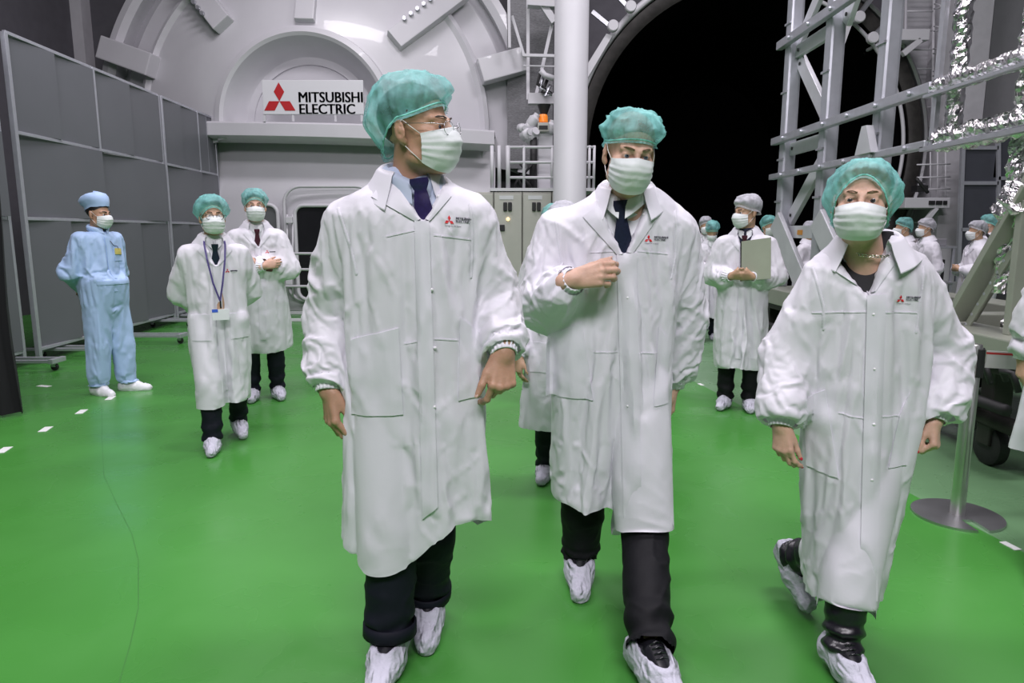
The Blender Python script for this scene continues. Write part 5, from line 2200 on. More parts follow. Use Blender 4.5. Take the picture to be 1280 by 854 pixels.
def snaps(cl, pts, r=.0055):
    for p in pts:
        q = cl.drop(p, .006)
        mb = MB()
        M = Matrix.Translation(q) @ (-cl.d).to_track_quat('Z', 'Y').to_matrix().to_4x4()
        mb.lathe([(r, -.004), (r, .0), (r * .7, .002), (.0001, .0026)], M, n=12)
        mb.build('snap_button', M_SNAP, cl.o, smooth=True, org=cl.org)


def up_to(P, pts):
    return [Vector(p) for p in pts]


# ================================================================== the tall man with round glasses
YA = 2.22
A_P = dict(
    head=(at(522, 163, 2.20), rotm(70, -2, -3), 1.10),
    neck=at(514, 238, 2.24), girth=1.0, hs=1.18,
    sh=(at(440, 285, 2.25), at(582, 278, 2.24)),
    el=(at(411, 392, 2.30), at(620, 372, 2.27)),
    wr=(at(411, 486, 2.18), at(630, 441, 2.10)),
    hip=(at(485, 480, 2.22), at(545, 480, 2.26)),
    kn=(at(488, 672, 2.12), at(538, 672, 2.24)),
    an=(V3(-.40, 2.11, .105), at(532, 756, 2.34)),
    toe=(V3(-.03, -1, -.02).normalized(), V3(.13, -1, -.10).normalized()),
    look=V3(-.1, -1, 0),
    hand=(dict(d=V3(.12, -.20, -1), n=V3(-.80, -.6, 0), curl=[(35, 55, 30), (35, 45, 25), (32, 40, 25), (30, 40, 25)], thumb=(1, .25, .45)),
          dict(d=V3(-.05, -.35, -1), n=V3(.45, -.9, .25), curl=[(38, 42, 14), (72, 78, 40), (78, 82, 40), (80, 82, 40)], thumb=(1, .55, .05))),
)
A_P['an'] = (V3(-.405, 2.10, .10), V3(at(534, 752, 2.34).x, 2.33, .115))


def a_hem(x, y=2.1):
    k = min(1, max(0, (y - 2.06) / .2))
    xs = [at(p, 640, 2.05).x for p in (440, 490, 515, 538, 570, 610)]
    zs = [at(500, p, 2.05).z for p in (668, 672, 664, 642, 622, 614)]
    return float(np.interp(x, xs, zs)) * (1 - k) + at(500, 617, 2.25).z * k


def a_details(coat, org):
    cl = Cloth(coat, org, (-.15, .99, 0))
    F = 2.06
    cl.sewn('placket', [at(518, 276, F), at(537, 276, F), at(547, 630, F), at(528, 646, F)], M_COAT, 6, 44, off=.007)
    cl.sewn('pocket', [at(437, 428, F), at(498, 411, F), at(504, 520, F), at(437, 524, F)], M_COAT, 16, 20, off=.005)
    cl.sewn('pocket', [at(577, 399, F), at(603, 420, F), at(604, 500, F), at(574, 504, F)], M_COAT, 10, 20, off=.005)
    lapel(cl, [at(484, 214, F), at(526, 273, F), at(520, 277, F), at(462, 244, F)])
    lapel(cl, [at(547, 228, F), at(531, 273, F), at(538, 276, F), at(567, 243, F)])
    seam(cl, at(482, 296, F), at(518, 288, F))
    seam(cl, at(543, 294, F), at(592, 300, F))
    seam(cl, at(505, 432, F), at(522, 428, F))
    seam(cl, at(543, 425, F), at(574, 428, F))
    arm_seam(cl, [at(p, q, F) for p, q in ((418, 258), (426, 282), (436, 312), (444, 345))])
    arm_seam(cl, [at(p, q, F) for p, q in ((591, 252), (594, 285), (594, 320), (592, 350))])
    snaps(cl, [at(540, 363, F), at(544, 436, F), at(543, 509, F), at(550, 244, F)])
    coat_logo(cl, at(557, 275, F), V3(1, 0, -.08), V3(.02, 0, 1), w=.082)


A_C = dict(org=(-.33, 2.2, 0), seed=1.5, skin=SK_TAN, hair=HAIR_GREY, h=.0055,
           nail=mat('bare_fingernail', (.58, .38, .32), .35),
           cap=dict(colour='teal', front=.066, side=.030, back=-.070, wide=.105, deep=.135, tall=.158, lean=(0, .016), seed=2),
           mask=dict(), trousers=dict(material=M_NAVY, r=(.105, .082, .078), cuff=-.02, turnup=True, seed=3, bunch=.007),
           feet=(dict(size=1.12), dict(size=1.12)),
           coat=dict(rows=[crow(216, 482, 552, 2.25, .075), crow(232, 462, 572, 2.245, .090), crow(246, 438, 590, 2.24, .108), crow(264, 424, 600, 2.235, .128),
                           crow(300, 428, 600, 2.23, .145), crow(360, 436, 600, 2.22, .150), crow(430, 437, 603, 2.21, .150), crow(500, 440, 606, 2.20, .155), crow(560, 448, 606, 2.19, .155),
                           crow(617, 454, 602, 2.18, .155), crow(690, 460, 598, 2.17, .155)],
                     sleeve=((.098, .084, .080, .044), (.096, .080, .078, .044)), hem=a_hem,
                     vneck=dict(rows=[(at(0, 276, 2.08).z, at(526, 276, 2.08).x, at(530, 276, 2.08).x), (at(0, 232, 2.1).z, at(497, 232, 2.1).x, at(548, 232, 2.1).x), (at(0, 200, 2.1).z, at(480, 210, 2.1).x, at(560, 210, 2.1).x)], y=2.20),
                     collar=dict(R=rotm(12, 10), c=at(512, 231, 2.235), op=34, rin=(.082, .080), rout=(.150, .135), stand=.045, fall=-.032, tip=-.028),
                     details=a_details),
           shirt=dict(mat=M_SHIRT_B, tie=(at(522, 222, 2.1), at(529, 282, 2.06)), tiemat=TIE_PURPLE, yaw=15, tilt=8, neck=at(514, 232, 2.225), rin=(.070, .070), rout=(.090, .094), stand=.05, tiew=(.022, .036), mn=.080))
PA = make_person('tall man in white coat with teal cap, round glasses and indigo tie, head turned sideways', (-.33, 2.2, 0), 0, A_P, A_C)
glasses(A_P, PA, A_C['org'])

# ================================================================== the man in the middle, hand raised
B_an = (V3(at(725, 712, 2.62).x, 2.66, .115), ground(812, 812, .10))
B_P = dict(
    head=(at(787, 191, 2.47), rotm(6, 15, 5), 1.06),
    neck=at(787, 255, 2.56), girth=1.0, hs=1.12,
    sh=(at(700, 292, 2.60), at(842, 292, 2.60)),
    el=(at(676, 374, 2.58), at(858, 392, 2.68)),
    wr=(at(716, 350, 2.36), at(842, 480, 2.72)),
    hip=(at(735, 470, 2.60), at(795, 470, 2.58)),
    kn=(at(728, 640, 2.62), at(806, 672, 2.42)),
    an=B_an,
    toe=(V3(-.05, -1, -.12).normalized(), V3(.34, -1, 0).normalized()),
    look=V3(.0, -1, .12),
    hand=(dict(d=V3(1, -.25, .22), n=V3(.05, -1, .30), curl=[(34, 42, 22), (40, 46, 24), (42, 48, 26), (48, 52, 26)], thumb=(1, .35, .25), spread=9),
          dict(d=V3(-.1, .1, -1), n=V3(1, 0, 0))),
)


def b_hem(x, y=2.4):
    xs = [at(p, 620, 2.45).x for p in (660, 700, 776, 781, 783, 845)]
    zs = [at(700, p, 2.42).z for p in (600, 606, 612, 620)] + [at(700, p, 2.32).z for p in (640, 638)]
    return float(np.interp(x, xs, zs))


def b_details(coat, org):
    cl = Cloth(coat, org, (.17, .985, 0))
    F = 2.45
    cl.sewn('placket', [at(771, 318, F), at(796, 316, F), at(802, 640, F), at(780, 640, F)], M_COAT, 6, 44, off=.007)
    cl.sewn('pocket', [at(681, 424, F), at(727, 403, F), at(742, 499, F), at(680, 499, F)], M_COAT, 16, 20, off=.005)
    cl.sewn('pocket', [at(824, 410, F), at(836, 426, F), at(836, 506, F), at(817, 507, F)], M_COAT, 8, 20, off=.005)
    lapel(cl, [at(747, 256, F), at(779, 317, F), at(772, 319, F), at(727, 270, F)])
    lapel(cl, [at(803, 258, F), at(783, 315, F), at(791, 317, F), at(824, 270, F)])
    seam(cl, at(737, 316, F), at(771, 314, F))
    seam(cl, at(797, 314, F), at(836, 318, F))
    seam(cl, at(742, 440, F), at(772, 440, F))
    seam(cl, at(798, 441, F), at(834, 443, F))
    arm_seam(cl, [at(p, q, F) for p, q in ((690, 264), (694, 290), (699, 320), (704, 345))])
    arm_seam(cl, [at(p, q, F) for p, q in ((846, 262), (848, 290), (846, 320), (840, 350))])
    snaps(cl, [at(785, 372, F), at(785, 506, F), at(805, 268, F)])
    coat_logo(cl, at(806, 299, F), V3(1, 0, -.05), V3(.02, 0, 1), w=.080)


B_C = dict(org=(.44, 2.58, 0), seed=4.2, skin=SK_FAIR, hair=HAIR_BLOND, h=.0055, iris=(.10, .13, .16), nail=mat('bare_fingernail', (.58, .38, .32), .35),
           cap=dict(colour='teal', front=.054, side=.030, back=-.010, wide=.106, deep=.126, tall=.138, lean=(.006, -.004), seed=5, fold=.010),
           mask=dict(seed=3), trousers=dict(material=M_BLACK, r=(.105, .084, .072), cuff=.0, seed=8, bunch=.011),
           feet=(dict(size=1.10), dict(size=1.12)),
           coat=dict(rows=[crow(232, 755, 818, 2.60, .080), crow(246, 735, 836, 2.60, .092), crow(258, 712, 848, 2.60, .108), crow(274, 698, 852, 2.60, .128),
                           crow(310, 697, 850, 2.60, .145), crow(370, 694, 842, 2.59, .150), crow(430, 690, 838, 2.58, .152), crow(500, 690, 838, 2.57, .158), crow(560, 691, 838, 2.56, .162),
                           crow(610, 692, 838, 2.55, .165), crow(660, 692, 838, 2.54, .165)],
                     sleeve=((.094, .086, .080, .044), (.092, .080, .076, .046)), hem=b_hem,
                     vneck=dict(rows=[(at(0, 318, 2.46).z, at(779, 318, 2.46).x, at(783, 318, 2.46).x), (at(0, 262, 2.5).z, at(752, 262, 2.5).x, at(806, 262, 2.5).x), (at(0, 226, 2.5).z, at(742, 240, 2.5).x, at(814, 240, 2.5).x)], y=2.55),
                     collar=dict(R=rotm(-6, 10), c=at(782, 247, 2.575), op=34, rin=(.080, .078), rout=(.150, .135), stand=.045, fall=-.032, tip=-.028),
                     details=b_details),
           shirt=dict(mat=M_SHIRT_W, tie=(at(777, 250, 2.45), at(783, 326, 2.42)), tiemat=TIE_NAVY, yaw=-14, tilt=8, neck=at(781, 252, 2.56), rin=(.067, .067), rout=(.090, .094), stand=.048, tiew=(.020, .046), mn=.078))
PB = make_person('man in white coat and teal cap with one hand raised, navy tie and black trousers', (.44, 2.58, 0), 0, B_P, B_C)

# ================================================================== the woman in front
C_P = dict(
    head=(at(1077, 253, 2.16), rotm(-27, -2, 2), .98),
    neck=at(1084, 315, 2.20), girth=.88, hs=.92,
    sh=(at(1034, 350, 2.24), at(1134, 348, 2.24)),
    el=(at(984, 440, 2.28), at(1180, 436, 2.28)),
    wr=(at(976, 531, 2.16), at(1168, 524, 2.16)),
    hip=(at(1045, 520, 2.22), at(1100, 520, 2.24)),
    kn=(at(1042, 690, 2.28), at(1062, 720, 2.08)),
    an=(V3(1.095, 2.50, .175), V3(1.06, 2.03, .105)),
    toe=(V3(.10, -1, -.55).normalized(), V3(.10, -1, -.02).normalized()),
    look=V3(-.05, -1, .02),
    hand=(dict(d=V3(.06, -.25, -1), n=V3(-.75, -.65, 0), curl=[(22, 35, 20), (30, 40, 25), (38, 45, 25), (42, 45, 25)], thumb=(1, .25, .35)),
          dict(d=V3(-.08, -.3, -1), n=V3(.75, -.65, .1), curl=[(55, 45, 20), (62, 60, 30), (66, 66, 30), (68, 68, 30)], thumb=(1, .25, .45))),
)


def c_details(coat, org):
    cl = Cloth(coat, org, (.43, .90, 0))
    F = 2.04
    cl.sewn('placket', [at(1085, 372, F), at(1109, 370, F), at(1096, 744, F), at(1074, 744, F)], M_COAT, 6, 48, off=.007)
    cl.sewn('pocket', [at(1000, 512, F), at(1030, 498, F), at(1048, 607, F), at(1004, 602, F)], M_COAT, 14, 20, off=.005)
    cl.sewn('pocket', [at(1127, 524, F), at(1141, 496, F), at(1136, 590, F), at(1112, 592, F)], M_COAT, 10, 20, off=.005)
    lapel(cl, [at(1060, 322, F), at(1088, 371, F), at(1082, 366, F), at(1044, 342, F)])
    lapel(cl, [at(1106, 318, F), at(1090, 368, F), at(1096, 366, F), at(1122, 330, F)])
    seam(cl, at(1012, 398, F), at(1084, 393, F))
    seam(cl, at(1108, 393, F), at(1150, 394, F))
    seam(cl, at(1048, 525, F), at(1080, 528, F))
    seam(cl, at(1104, 526, F), at(1126, 526, F))
    arm_seam(cl, [at(p, q, F) for p, q in ((1012, 338), (1020, 360), (1028, 390), (1028, 420))])
    arm_seam(cl, [at(p, q, F) for p, q in ((1160, 334), (1158, 360), (1152, 390), (1148, 420))])
    snaps(cl, [at(1093, 396, F), at(1094, 465, F), at(1093, 534, F), at(1090, 603, F), at(1113, 331, F)])
    coat_logo(cl, at(1123, 377, F), V3(1, 0, -.03), V3(.02, 0, 1), w=.070)


C_C = dict(org=(1.1, 2.22, 0), seed=7.7, skin=SK_FAIR, hair=HAIR_BLOND, h=.0055, iris=(.05, .05, .05), brow=.0020, nail=mat('red_nail_varnish', (.55, .02, .05), .2),
           cap=dict(colour='teal', band=1.10, front=.076, side=-.060, back=-.085, wide=.118, deep=.126, tall=.134, lean=(.004, .014), seed=9, pleat=.006, fold=.008),
           mask=dict(seed=6, top=-.022), trousers=dict(material=M_LEATHER, r=(.085, .066, .056), cuff=.01, seed=11, bunch=.014),
           feet=(dict(size=.98), dict(size=.98)),
           coat=dict(rows=[crow(292, 1052, 1116, 2.24, .072, -22), crow(308, 1040, 1130, 2.24, .082, -22), crow(321, 1026, 1142, 2.24, .098, -22), crow(338, 1018, 1150, 2.24, .116, -22),
                           crow(370, 1013, 1154, 2.23, .135, -22), crow(430, 1012, 1152, 2.22, .140, -22), crow(500, 1010, 1146, 2.21, .135, -22), crow(545, 1008, 1138, 2.20, .130, -22), crow(600, 1014, 1122, 2.18, .115, -22),
                           crow(660, 1022, 1108, 2.16, .100, -22), crow(760, 1038, 1090, 2.12, .085, -22)],
                     sleeve=((.080, .088, .088, .040), (.080, .086, .086, .040)), hem=at(1060, 745, 2.0).z, legs=(.080, .066, .06), shrink=-.06,
                     vneck=dict(rows=[(at(0, 372, 2.1).z, at(1087, 372, 2.1).x, at(1091, 372, 2.1).x), (at(0, 322, 2.12).z, at(1060, 322, 2.12).x, at(1112, 322, 2.12).x), (at(0, 286, 2.12).z, at(1050, 300, 2.12).x, at(1120, 300, 2.12).x)], y=2.19, x=1.14, n=(.42, .907)),
                     collar=dict(R=rotm(-25, 8), c=at(1085, 312, 2.215), op=36, rin=(.078, .075), rout=(.152, .125), stand=.040, fall=-.032, tip=-.018),
                     details=c_details),
           shirt=dict(name='black_top', mat=M_TOP_BLACK, collar=False, dz=.008, gap=.026))
PC = make_person('woman in white coat and low teal cap walking beside the steel barrier post, chain necklace', (1.1, 2.22, 0), 0, C_P, C_C)


def necklace(P, parent, org):
    c = P['neck'] + V3(0, -.005, .0)
    n = 40
    m = mat('silver_chain', (0.7, 0.66, 0.6), .2, metal=1)
    for i in range(n):
        a = 2 * math.pi * i / n
        p = c + V3(math.sin(a) * .066, -math.cos(a) * .070, -.016 * math.cos(a) + .004)
        t = V3(math.cos(a), math.sin(a), 0)
        mb = MB()
        nn = V3(math.sin(a), -math.cos(a), .6 if i % 2 else -.6).normalized()
        b = t.cross(nn).normalized()
        mb.tube([p + t * .0075 * math.cos(q * math.pi / 5) + b * .0042 * math.sin(q * math.pi / 5) for q in range(10)], .0014, n=5, closed=True)
        if i == 0:
            root = mb.build('necklace', m, parent, smooth=True, org=org)
        else:
            mb.build('chain_link', m, root, smooth=True, org=org)


necklace(C_P, PC, C_C['org'])

# ================================================================== people further back
def pose(H, arms='down', stride=0.0, yaw=0, pitch=0, roll=0, armz=0, lift=0.0, bust=1.0):
    s = H / 1.75
    st = stride

    def v(x, y, z):
        return V3(x * s, y * s, z * s)
    P = dict(head=(v(0, -.035, 1.635), rotm(yaw, pitch, roll), s), neck=v(0, .0, 1.47), girth=bust, hs=s,
             sh=(v(-.165, .01, 1.375), v(.165, .01, 1.375)),
             hip=(v(-.09, 0, .92), v(.09, 0, .92)),
             kn=(v(-.095, -.03 - st * .55, .50), v(.095, -.03 + st * .25, .50)),
             an=(v(-.10, .03 - st, .09), v(.10, .03 + st * .9, .09 + lift * .6)),
             toe=(V3(-.12, -1, 0).normalized(), V3(.12, -1, -lift * 3).normalized()), look=V3(0, -1, 0))
    dn = dict(d=V3(.05, -.25, -1), n=V3(-.8, -.6, 0))
    dl = dict(d=V3(-.05, -.25, -1), n=V3(.8, -.6, 0))
    if arms == 'down':
        P['el'] = (v(-.245, .05, 1.12), v(.245, .05, 1.12))
        P['wr'] = (v(-.265, -.06 + st * .3, .885), v(.265, -.06 - st * .3, .885))
        P['hand'] = (dn, dl)
    elif arms == 'behind':
        P['el'] = (v(-.240, .12, 1.13), v(.240, .12, 1.13))
        P['wr'] = (v(-.07, .205, .97), v(.07, .215, .99))
        P['hand'] = (dict(d=V3(1, .1, -.4), n=V3(.3, -.5, .8), curl=FIST), dict(d=V3(-1, .1, -.4), n=V3(-.3, -.5, .8)))
    elif arms == 'crossed':
        P['el'] = (v(-.255, -.06, 1.14), v(.255, -.06, 1.14))
        P['wr'] = (v(.03, -.235, 1.155), v(-.03, -.20, 1.185))
        P['hand'] = (dict(d=V3(1, .15, .18), n=V3(.1, -1, .2), curl=RELAX), dict(d=V3(-1, .3, .1), n=V3(-.2, -1, .1), curl=RELAX))
    elif arms == 'front':
        P['el'] = (v(-.265, .02, 1.15), v(.265, .02, 1.15))
        P['wr'] = (v(-.085, -.225, 1.13), v(.085, -.225, 1.13))
        P['hand'] = (dict(d=V3(1, -.45, .05), n=V3(-.3, -.75, -.6), curl=[(40, 50, 30)] * 4), dict(d=V3(-1, -.45, .05), n=V3(.3, -.75, -.6), curl=[(40, 50, 30)] * 4))
    return P


def generic_rows(H, g=1.0, hem=.55, rot=0.0, flare=1.0):
    s = H / 1.75
    T = [(1.50, .062, .070), (1.475, .095, .085), (1.450, .150, .100), (1.415, .190, .118), (1.33, .200, .135), (1.12, .198, .140), (.95, .205, .150), (.75, .212 * flare, .160 * flare), (hem - .06, .218 * flare, .165 * flare)]
    return [(z * s, 0, .005 - .004 * (1.5 - z), a * s * g, b * s * g, rot) for z, a, b in T]


def bg(label, loc, yaw, H, arms='down', cap='teal', sk=None, hr=None, tie=None, stride=0.0, hyaw=0, hpitch=0, hroll=0, hem=.56, tr=None, fine=True, seed=0, g=1.0,
       lift=0.0, shirt=None, cmat=None, coatmat=None, logo=True, group=None, feet=None, capp=None, sim=True, flare=1.0, legs_on=True, h=.0085, gl=False, shoes=None):
    P = pose(H, arms, stride, hyaw, hpitch, hroll, lift=lift)
    s = H / 1.75
    zb = 1.30 * s
    d = (0, 1, 0)

    def details(coat, org):
        cl = Cloth(coat, org, d)
        Y = -.15 * s
        cl.sewn('placket', [V3(-.022, Y, zb), V3(.022, Y, zb), V3(.022, Y, (hem + .02) * s), V3(-.022, Y, (hem + .02) * s)], M_COAT, 4, 24, off=.007)
        if arms != 'front' and arms != 'crossed':
            for q in (-1, 1):
                cl.sewn('pocket', [V3(q * .06 - .05, Y, .98 * s), V3(q * .06 + .05, Y, .98 * s), V3(q * .06 + .05, Y, .80 * s), V3(q * .06 - .05, Y, .80 * s)] if False else
                        [V3(q * .115 - .055, Y, .97 * s), V3(q * .115 + .055, Y, .97 * s), V3(q * .115 + .055, Y, .79 * s), V3(q * .115 - .055, Y, .79 * s)], M_COAT, 8, 10, off=.005)
        for q in (-1, 1):
            lapel(cl, [V3(q * .055, Y, 1.455 * s), V3(q * .004, Y, zb), V3(q * .016, Y, zb), V3(q * .105, Y, 1.41 * s)])
        if logo:
            coat_logo(cl, V3(.055 * s, Y, 1.265 * s), (1, 0, 0), (0, 0, 1), w=.085 * s, fine=False)
    C = dict(org=(0, 0, 0), seed=seed, skin=sk or SK_WARM, hair=hr or HAIR_DARK, h=h, fine=fine,
             mask=dict(seed=seed), coat=dict(
                 rows=generic_rows(H, g, hem, flare=flare), h=.019, sub=1 if fine else 0, sleeve=((.078 * s, .074 * s, .068 * s, .042 * s),) * 2, hem=hem * s, sim=sim, mat=coatmat or M_COAT, shrink=-.07,
                 vneck=dict(rows=[(zb, -.003, .003), (1.44 * s, -.052 * s, .052 * s), (1.60 * s, -.06 * s, .06 * s)], y=-.045 * s),
                 collar=dict(R=rotm(0, 8), c=V3(0, 0, 1.478 * s), op=34, rin=(.076 * s, .074 * s), rout=(.140 * s, .120 * s), stand=.034 * s, fall=-.025 * s, tip=-.05 * s),
                 details=details),
             shirt=dict(mat=shirt or M_SHIRT_W, cmat=cmat or shirt or M_SHIRT_W, neck=V3(0, -.004, 1.478 * s), rin=(.060 * s, .060 * s), rout=(.080 * s, .084 * s), stand=.040 * s, tilt=8, gap=.03))
    if tie:
        C['shirt'].update(tie=(V3(0, -.1, 1.452 * s), V3(0, -.1, zb - .01)), tiemat=tie, tiew=(.016, .034))
    if cap:
        C['cap'] = dict(colour=cap, seed=seed + 1, nu=72, nv=16, **(capp or {}))
    if legs_on:
        C['trousers'] = dict(material=tr or M_NAVY, r=(.092 * s, .072 * s, .064 * s), cuff=.02, seed=seed, h=.018, sub=0)
    C['feet'] = feet or (dict(size=s * 1.02, h=.011, opening=False, sub=0), dict(size=s * 1.02, h=.011, opening=False, sub=0))
    p = make_person(label, loc, math.radians(yaw), P, C, group)
    if gl:
        glasses(P, p, (0, 0, 0), r=.023, rimless=False, rim=mat('dark_thin_rim', (.05, .04, .04), .3, metal=.6))
    return p, P


# the man with the lanyard, walking
PE, E_P = bg('man in white coat with teal cap, glasses and a lanyard badge, walking', (-1.94, 4.52, 0), 26, 1.62, 'behind', 'teal', SK_WARM, HAIR_DARK, TIE_NAVY, stride=.17, hyaw=6, hpitch=-4, hem=.40, seed=21, gl=True, lift=.06, h=.007,
             capp=dict(wide=.122, deep=.132, tall=.158, side=-.02, back=-.07, front=.066), g=.94)


def lanyard(parent):
    m = mat('violet_lanyard_strap', (0.05, 0.035, 0.16), .6)
    s = 1.63 / 1.75
    mb = MB()
    for q in (-1, 1):
        pts = [V3(q * .060, -.03, 1.50) * s, V3(q * .066, -.115, 1.44) * s, V3(q * .056, -.160, 1.34) * s, V3(q * .030, -.186, 1.18) * s, V3(.006, -.196, 1.06) * s]
        for a, b in zip(pts, pts[1:]):
            mb.beam(a, b, .011, .002, up=(0, 1, 0))
    r = thing('lanyard', 'violet neck lanyard with white badge card on the walking man with glasses', 'lanyard', parent.location, parent.rotation_euler.z)
    mb.build('strap', m, r)
    c = MB()
    c.box((.001, -.201, 1.01 * s), (.011, -.195, 1.062 * s), bev=.002)
    c.build('clip', M_SHOE, r)
    c = MB()
    c.box((-.047, -.204, .93 * s), (.053, -.201, 1.005 * s), bev=.001)
    cd = c.build('badge', mat('white_badge_card', (.75, .76, .8), .35), r)
    c = MB()
    c.box((-.047, -.2055, .985 * s), (-.012, -.2035, 1.006 * s))
    c.build('blue_tab', mat('blue_badge_tab', (.05, .12, .6), .4), cd)


lanyard(PE)
# arms crossed, by the rail
PF, F_P = bg('man in white coat and teal cap standing with arms crossed, plum tie', (-2.12, 5.78, 0), 22, 1.74, 'crossed', 'teal', SK_FAIR, HAIR_DARK, TIE_PLUM, hyaw=0, hem=.52, seed=33, h=.008,
             capp=dict(wide=.106, deep=.122, tall=.150, side=.0, back=-.05, front=.062))
# clipboard
PG, G_P = bg('man in white coat and white cap holding a grey clipboard folder', (1.83, 5.45, 0), -22, 1.68, 'front', 'white', SK_WARM, HAIR_DARK, TIE_PLUM, hyaw=-48, hpitch=4, hem=.44, seed=45, h=.008, tr=M_BLACK, shirt=JACKET_NAVY, cmat=M_SHIRT_W,
             capp=dict(wide=.104, deep=.122, tall=.145, side=.015, back=-.02, front=.060), flare=1.12)


def clipboard():
    r = thing('clipboard_folder', 'grey-green clipboard folder held upright by the man in the white cap', 'clipboard', PG.location, PG.rotation_euler.z)
    M = Matrix.Translation(V3(.10, -.225, 1.10)) @ Matrix.Rotation(math.radians(-24), 4, 'Z') @ Matrix.Rotation(math.radians(-8), 4, 'Y') @ Matrix.Rotation(math.radians(-10), 4, 'X')
    MB().box((-.12, -.006, -.04), (.12, .0, .27), M, bev=.002).build('cover', mat('grey_green_board', (.26, .29, .22), .5), r)
    MB().box((-.12, .0015, -.036), (.117, .006, .266), M).build('paper', mat('white_paper', (.7, .7, .68), .8), r)
    MB().box((-.123, -.008, -.04), (-.114, .008, .272), M, bev=.002).build('spine', M_SHOE, r)
    return r


clipboard()
# two walking behind the man with the raised hand
bg('person in white coat and white cap walking right behind the man with raised hand', (.27, 3.66, 0), -4, 1.53, 'down', 'white', SK_WARM, HAIR_DARK, None, stride=-.20, hpitch=30, hem=.48, seed=52, fine=False, lift=.0, logo=False, h=.011)
bg('person in white coat and teal cap half hidden behind the two front men, black trousers', (.335, 5.6, 0), -4, 1.60, 'down', 'teal', SK_WARM, HAIR_DARK, None, stride=.1, hem=.55, seed=57, fine=False, tr=M_BLACK, logo=False, h=.011)
# far ones by the chamber
bg('small far person in white coat and teal cap, head bowed, by the chamber rail', (2.58, 9.0, 0), -10, 1.52, 'front', 'teal', SK_WARM, HAIR_DARK, None, stride=.1, hpitch=30, hem=.42, seed=61, fine=False, logo=False, h=.013)
bg('small far person in white coat and white cap behind the one with bowed head', (2.80, 10.1, 0), -10, 1.60, 'down', 'white', SK_WARM, HAIR_DARK, None, hem=.50, seed=66, fine=False, logo=False, h=.013)
bg('person in teal cap mostly hidden behind the man holding the clipboard', (3.15, 8.6, 0), 10, 1.58, 'down', 'teal', SK_WARM, HAIR_DARK, None, hem=.5, seed=68, fine=False, logo=False, h=.013)
bg('person in white coat seen between the truss legs, partly hidden', (3.88, 9.1, 0), 40, 1.52, 'front', 'white', SK_WARM, HAIR_DARK, None, hem=.5, seed=69, fine=False, logo=False, h=.013)
bg('far person in teal cap with dark hair, next to one in white cap', (4.66, 8.25, 0), -98, 1.57, 'down', 'teal', SK_WARM, HAIR_DARK, None, hem=.5, seed=71, fine=False, logo=False, h=.013, capp=dict(wide=.095, deep=.11, tall=.14))
bg('far person in white cap and white coat, behind the woman in front', (5.22, 8.75, 0), -95, 1.57, 'down', 'white', SK_WARM, HAIR_DARK, None, hem=.5, seed=73, fine=False, logo=False, h=.013, capp=dict(wide=.095, deep=.12, tall=.14))
PR3, R3_P = bg('far woman in white cap with dark ponytail beside the gusset plate', (5.38, 8.02, 0), -98, 1.53, 'front', 'white', SK_WARM, HAIR_DARK, None, hem=.5, seed=77, fine=False, logo=False, h=.013, capp=dict(wide=.095, deep=.12, tall=.14))
bg('far man in teal cap and white coat behind the woman with the ponytail', (6.05, 8.8, 0), -120, 1.62, 'down', 'teal', SK_FAIR, HAIR_GREY, None, hem=.5, seed=79, fine=False, logo=False, h=.013, capp=dict(wide=.095, deep=.115, tall=.14))
MB().tube([V3(0, .075, 1.40), V3(0, .115, 1.36), V3(.01, .120, 1.28), V3(.01, .105, 1.20)], [.014, .022, .018, .006], n=8).build('ponytail', HAIR_DARK, PR3, smooth=True)
# at the edge of the picture
bg('person in white coat walking past the barrier post, only sleeve and overshoe in view', (2.49, 2.87, 0), -38, 1.70, 'down', 'white', SK_WARM, HAIR_DARK, None, stride=.36, hem=.52, seed=83, fine=False, logo=False, h=.011)


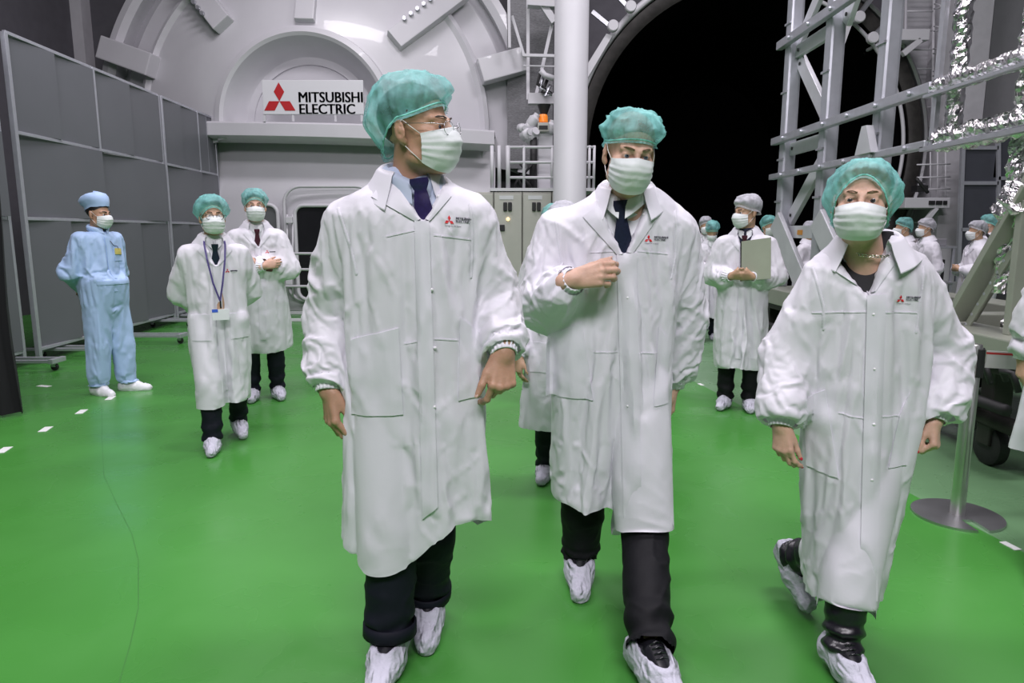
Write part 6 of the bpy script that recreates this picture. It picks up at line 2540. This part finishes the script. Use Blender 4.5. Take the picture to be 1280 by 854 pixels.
# ------------------------------------------------------------------ the worker in the pale blue coverall
def worker():
    H = 1.68
    s = H / 1.75
    P = pose(H, 'behind', 0.0, yaw=12, pitch=4)
    P['sh'] = (V3(-.155, .01, 1.40) * s, V3(.155, .01, 1.40) * s)
    P['el'] = (V3(-.235, .11, 1.13) * s, V3(.235, .11, 1.13) * s)
    P['an'] = (V3(-.11, .03, .075) * s, V3(.13, -.06, .075) * s)
    P['toe'] = (V3(-.02, -1, 0), V3(.55, -1, 0).normalized())
    P['kn'] = (V3(-.10, -.02, .50) * s, V3(.11, -.05, .50) * s)
    mB = mat('pale_blue_coverall_cloth', (.36, .50, .74), .6, var=.03, scale=4, bump=.05, bscale=60, sheen=.1)
    if 'crease' not in mB:
        add_creases(mB, .8, 6.0, (1, 1, .7))
    mW = mat('white_work_shoe_leather', (.72, .73, .76), .45)
    r = thing('person', 'worker in pale blue coverall and cap standing by the partition, hands behind back', 'person', (-3.58, 6.02, 0), math.radians(66))
    org = (0, 0, 0)
    b = body_mesh(P, .008, org, 'body', SK_TAN, r, True)
    eyes(P, b, org)
    eyebrows(P, b, org, HAIR_DARK)
    hair(P, r, org, HAIR_DARK, low=-.06, front=.05)
    face_mask(P, r, org)
    rows = [(z * s, 0, cy, a * s, bb * s, 0) for z, cy, a, bb in ((1.50, .0, .066, .070), (1.475, .0, .100, .088), (1.45, .0, .135, .105), (1.41, .0, .168, .122), (1.33, 0, .185, .140), (1.15, -.015, .195, .160), (1.02, -.025, .200, .168), (.95, -.01, .205, .162), (.86, .0, .205, .150))]
    F = Field((-.5, -.4, .03), (.5, .45, 1.62), .018)
    F.loft(rows, k=.01)
    ends = []
    for i in (0, 1):
        F.cap(P['hip'][i] - V3(0, 0, .02), P['kn'][i], .112 * s, .095 * s, k=.03)
        F.cap(P['kn'][i], P['an'][i] + V3(0, 0, .0), .095 * s, .085 * s, k=.03)
        F.cap(P['sh'][i], P['el'][i], .086 * s, .080 * s, k=.035)
        F.cap(P['el'][i], P['wr'][i], .080 * s, .048 * s, k=.03)
    zc = .075
    F.d = np.maximum(F.d, zc - F.ax[2][None, None, :])
    ztop = 1.50 * s

    def kill(c, n):
        return ((c[:, 2] < zc + .016) & (n[:, 2] < -.5)) | ((c[:, 2] > ztop - .016) & (n[:, 2] > .5))

    def pin(v):
        w = np.full(len(v), .08)
        w = np.maximum(w, np.clip((v[:, 2] - 1.34) / .07, 0, 1))
        w = np.where((np.abs(v[:, 2] - 1.03 * s) < .03) & (np.abs(v[:, 0]) < .3), np.maximum(w, .6), w)
        w = np.where(v[:, 1] > .12, np.maximum(w, .4), w)
        w = np.maximum(w, .5 * (v[:, 2] < .11))
        return w
    push = []
    for i in (0, 1):
        push += [(P['hip'][i], P['kn'][i], .092, .075), (P['kn'][i], P['an'][i], .075, .066), (P['sh'][i], P['el'][i], .055, .05), (P['el'][i], P['wr'][i], .05, .04)]
    co = garment('coverall', F, kill, pin, org, mB, r, seed=91, amp=.006, shrink=-.07, push=push)
    # waist seam band and stand collar
    coat_collar(P, co, org, rotm(0, 6), V3(0, 0, 1.478 * s), op=10, rin=(.066, .064), rout=(.082, .080), stand=.045, fall=.01, tip=-.01, material=mB)

    def details():
        cl = Cloth(co, org, (0, 1, 0))
        cl.sewn('zip_fly', [V3(-.018, -.2, 1.43 * s), V3(.018, -.2, 1.43 * s), V3(.018, -.2, .95 * s), V3(-.018, -.2, .95 * s)], mB, 3, 24, off=.006)
        cl.sewn('waistband', [V3(-.15, -.2, 1.05 * s), V3(.15, -.2, 1.05 * s), V3(.15, -.2, 1.015 * s), V3(-.15, -.2, 1.015 * s)], mB, 16, 3, off=.006)
        cl.sewn('chest_pocket', [V3(.05, -.2, 1.34 * s), V3(.14, -.2, 1.34 * s), V3(.14, -.2, 1.22 * s), V3(.05, -.2, 1.22 * s)], mB, 6, 6, off=.006)
        cl.sewn('name_tag', [V3(.062, -.2, 1.335 * s), V3(.135, -.2, 1.33 * s), V3(.135, -.2, 1.275 * s), V3(.062, -.2, 1.28 * s)], mat('yellow_name_tag', (.62, .52, .16), .4), 4, 3, off=.012)
        q = [cl.drop(V3(x, -.2, z * s), .01) for x, z in ((.02, 1.40), (.05, 1.36), (.09, 1.35), (.10, 1.32))]
        MB().tube(q, .003, n=6).build('tag_cord', M_INK, co, smooth=True)
    LATER.append(details)
    # soft work cap: band, puffed crown leaning back, small peak
    hc, R, hs = P['head']
    mb = MB()
    n = 48
    rws = []
    for i in range(n):
        a = 2 * math.pi * i / n
        x, y = math.sin(a), -math.cos(a)
        fr = math.cos(a)
        zb = .058 + .018 * fr - .03 * max(0, -fr)
        w = .004 * noise.noise(V3(x * 3, y * 3, 4))
        rws.append([hc + R @ (V3(x * rx, .016 + y * ry + oy, z + w) * hs) for rx, ry, oy, z in
                    ((.083, .106, 0, zb), (.086, .109, 0, zb + .034), (.100, .124, .020, zb + .056), (.106, .128, .034, zb + .085), (.088, .108, .038, zb + .112), (.045, .06, .036, zb + .122), (.001, .001, .036, zb + .125))])
    mb.grid(rws, wrap_u=True)
    mb.build('work_cap', mB, r, smooth=True)
    for i in (0, 1):
        shoe_cover(P, i, org, r, size=.98, opening=False, white=mW, h=.011, sub=0).name = 'work_shoe'


worker()

drape_all()
for _f in LATER:
    _f()
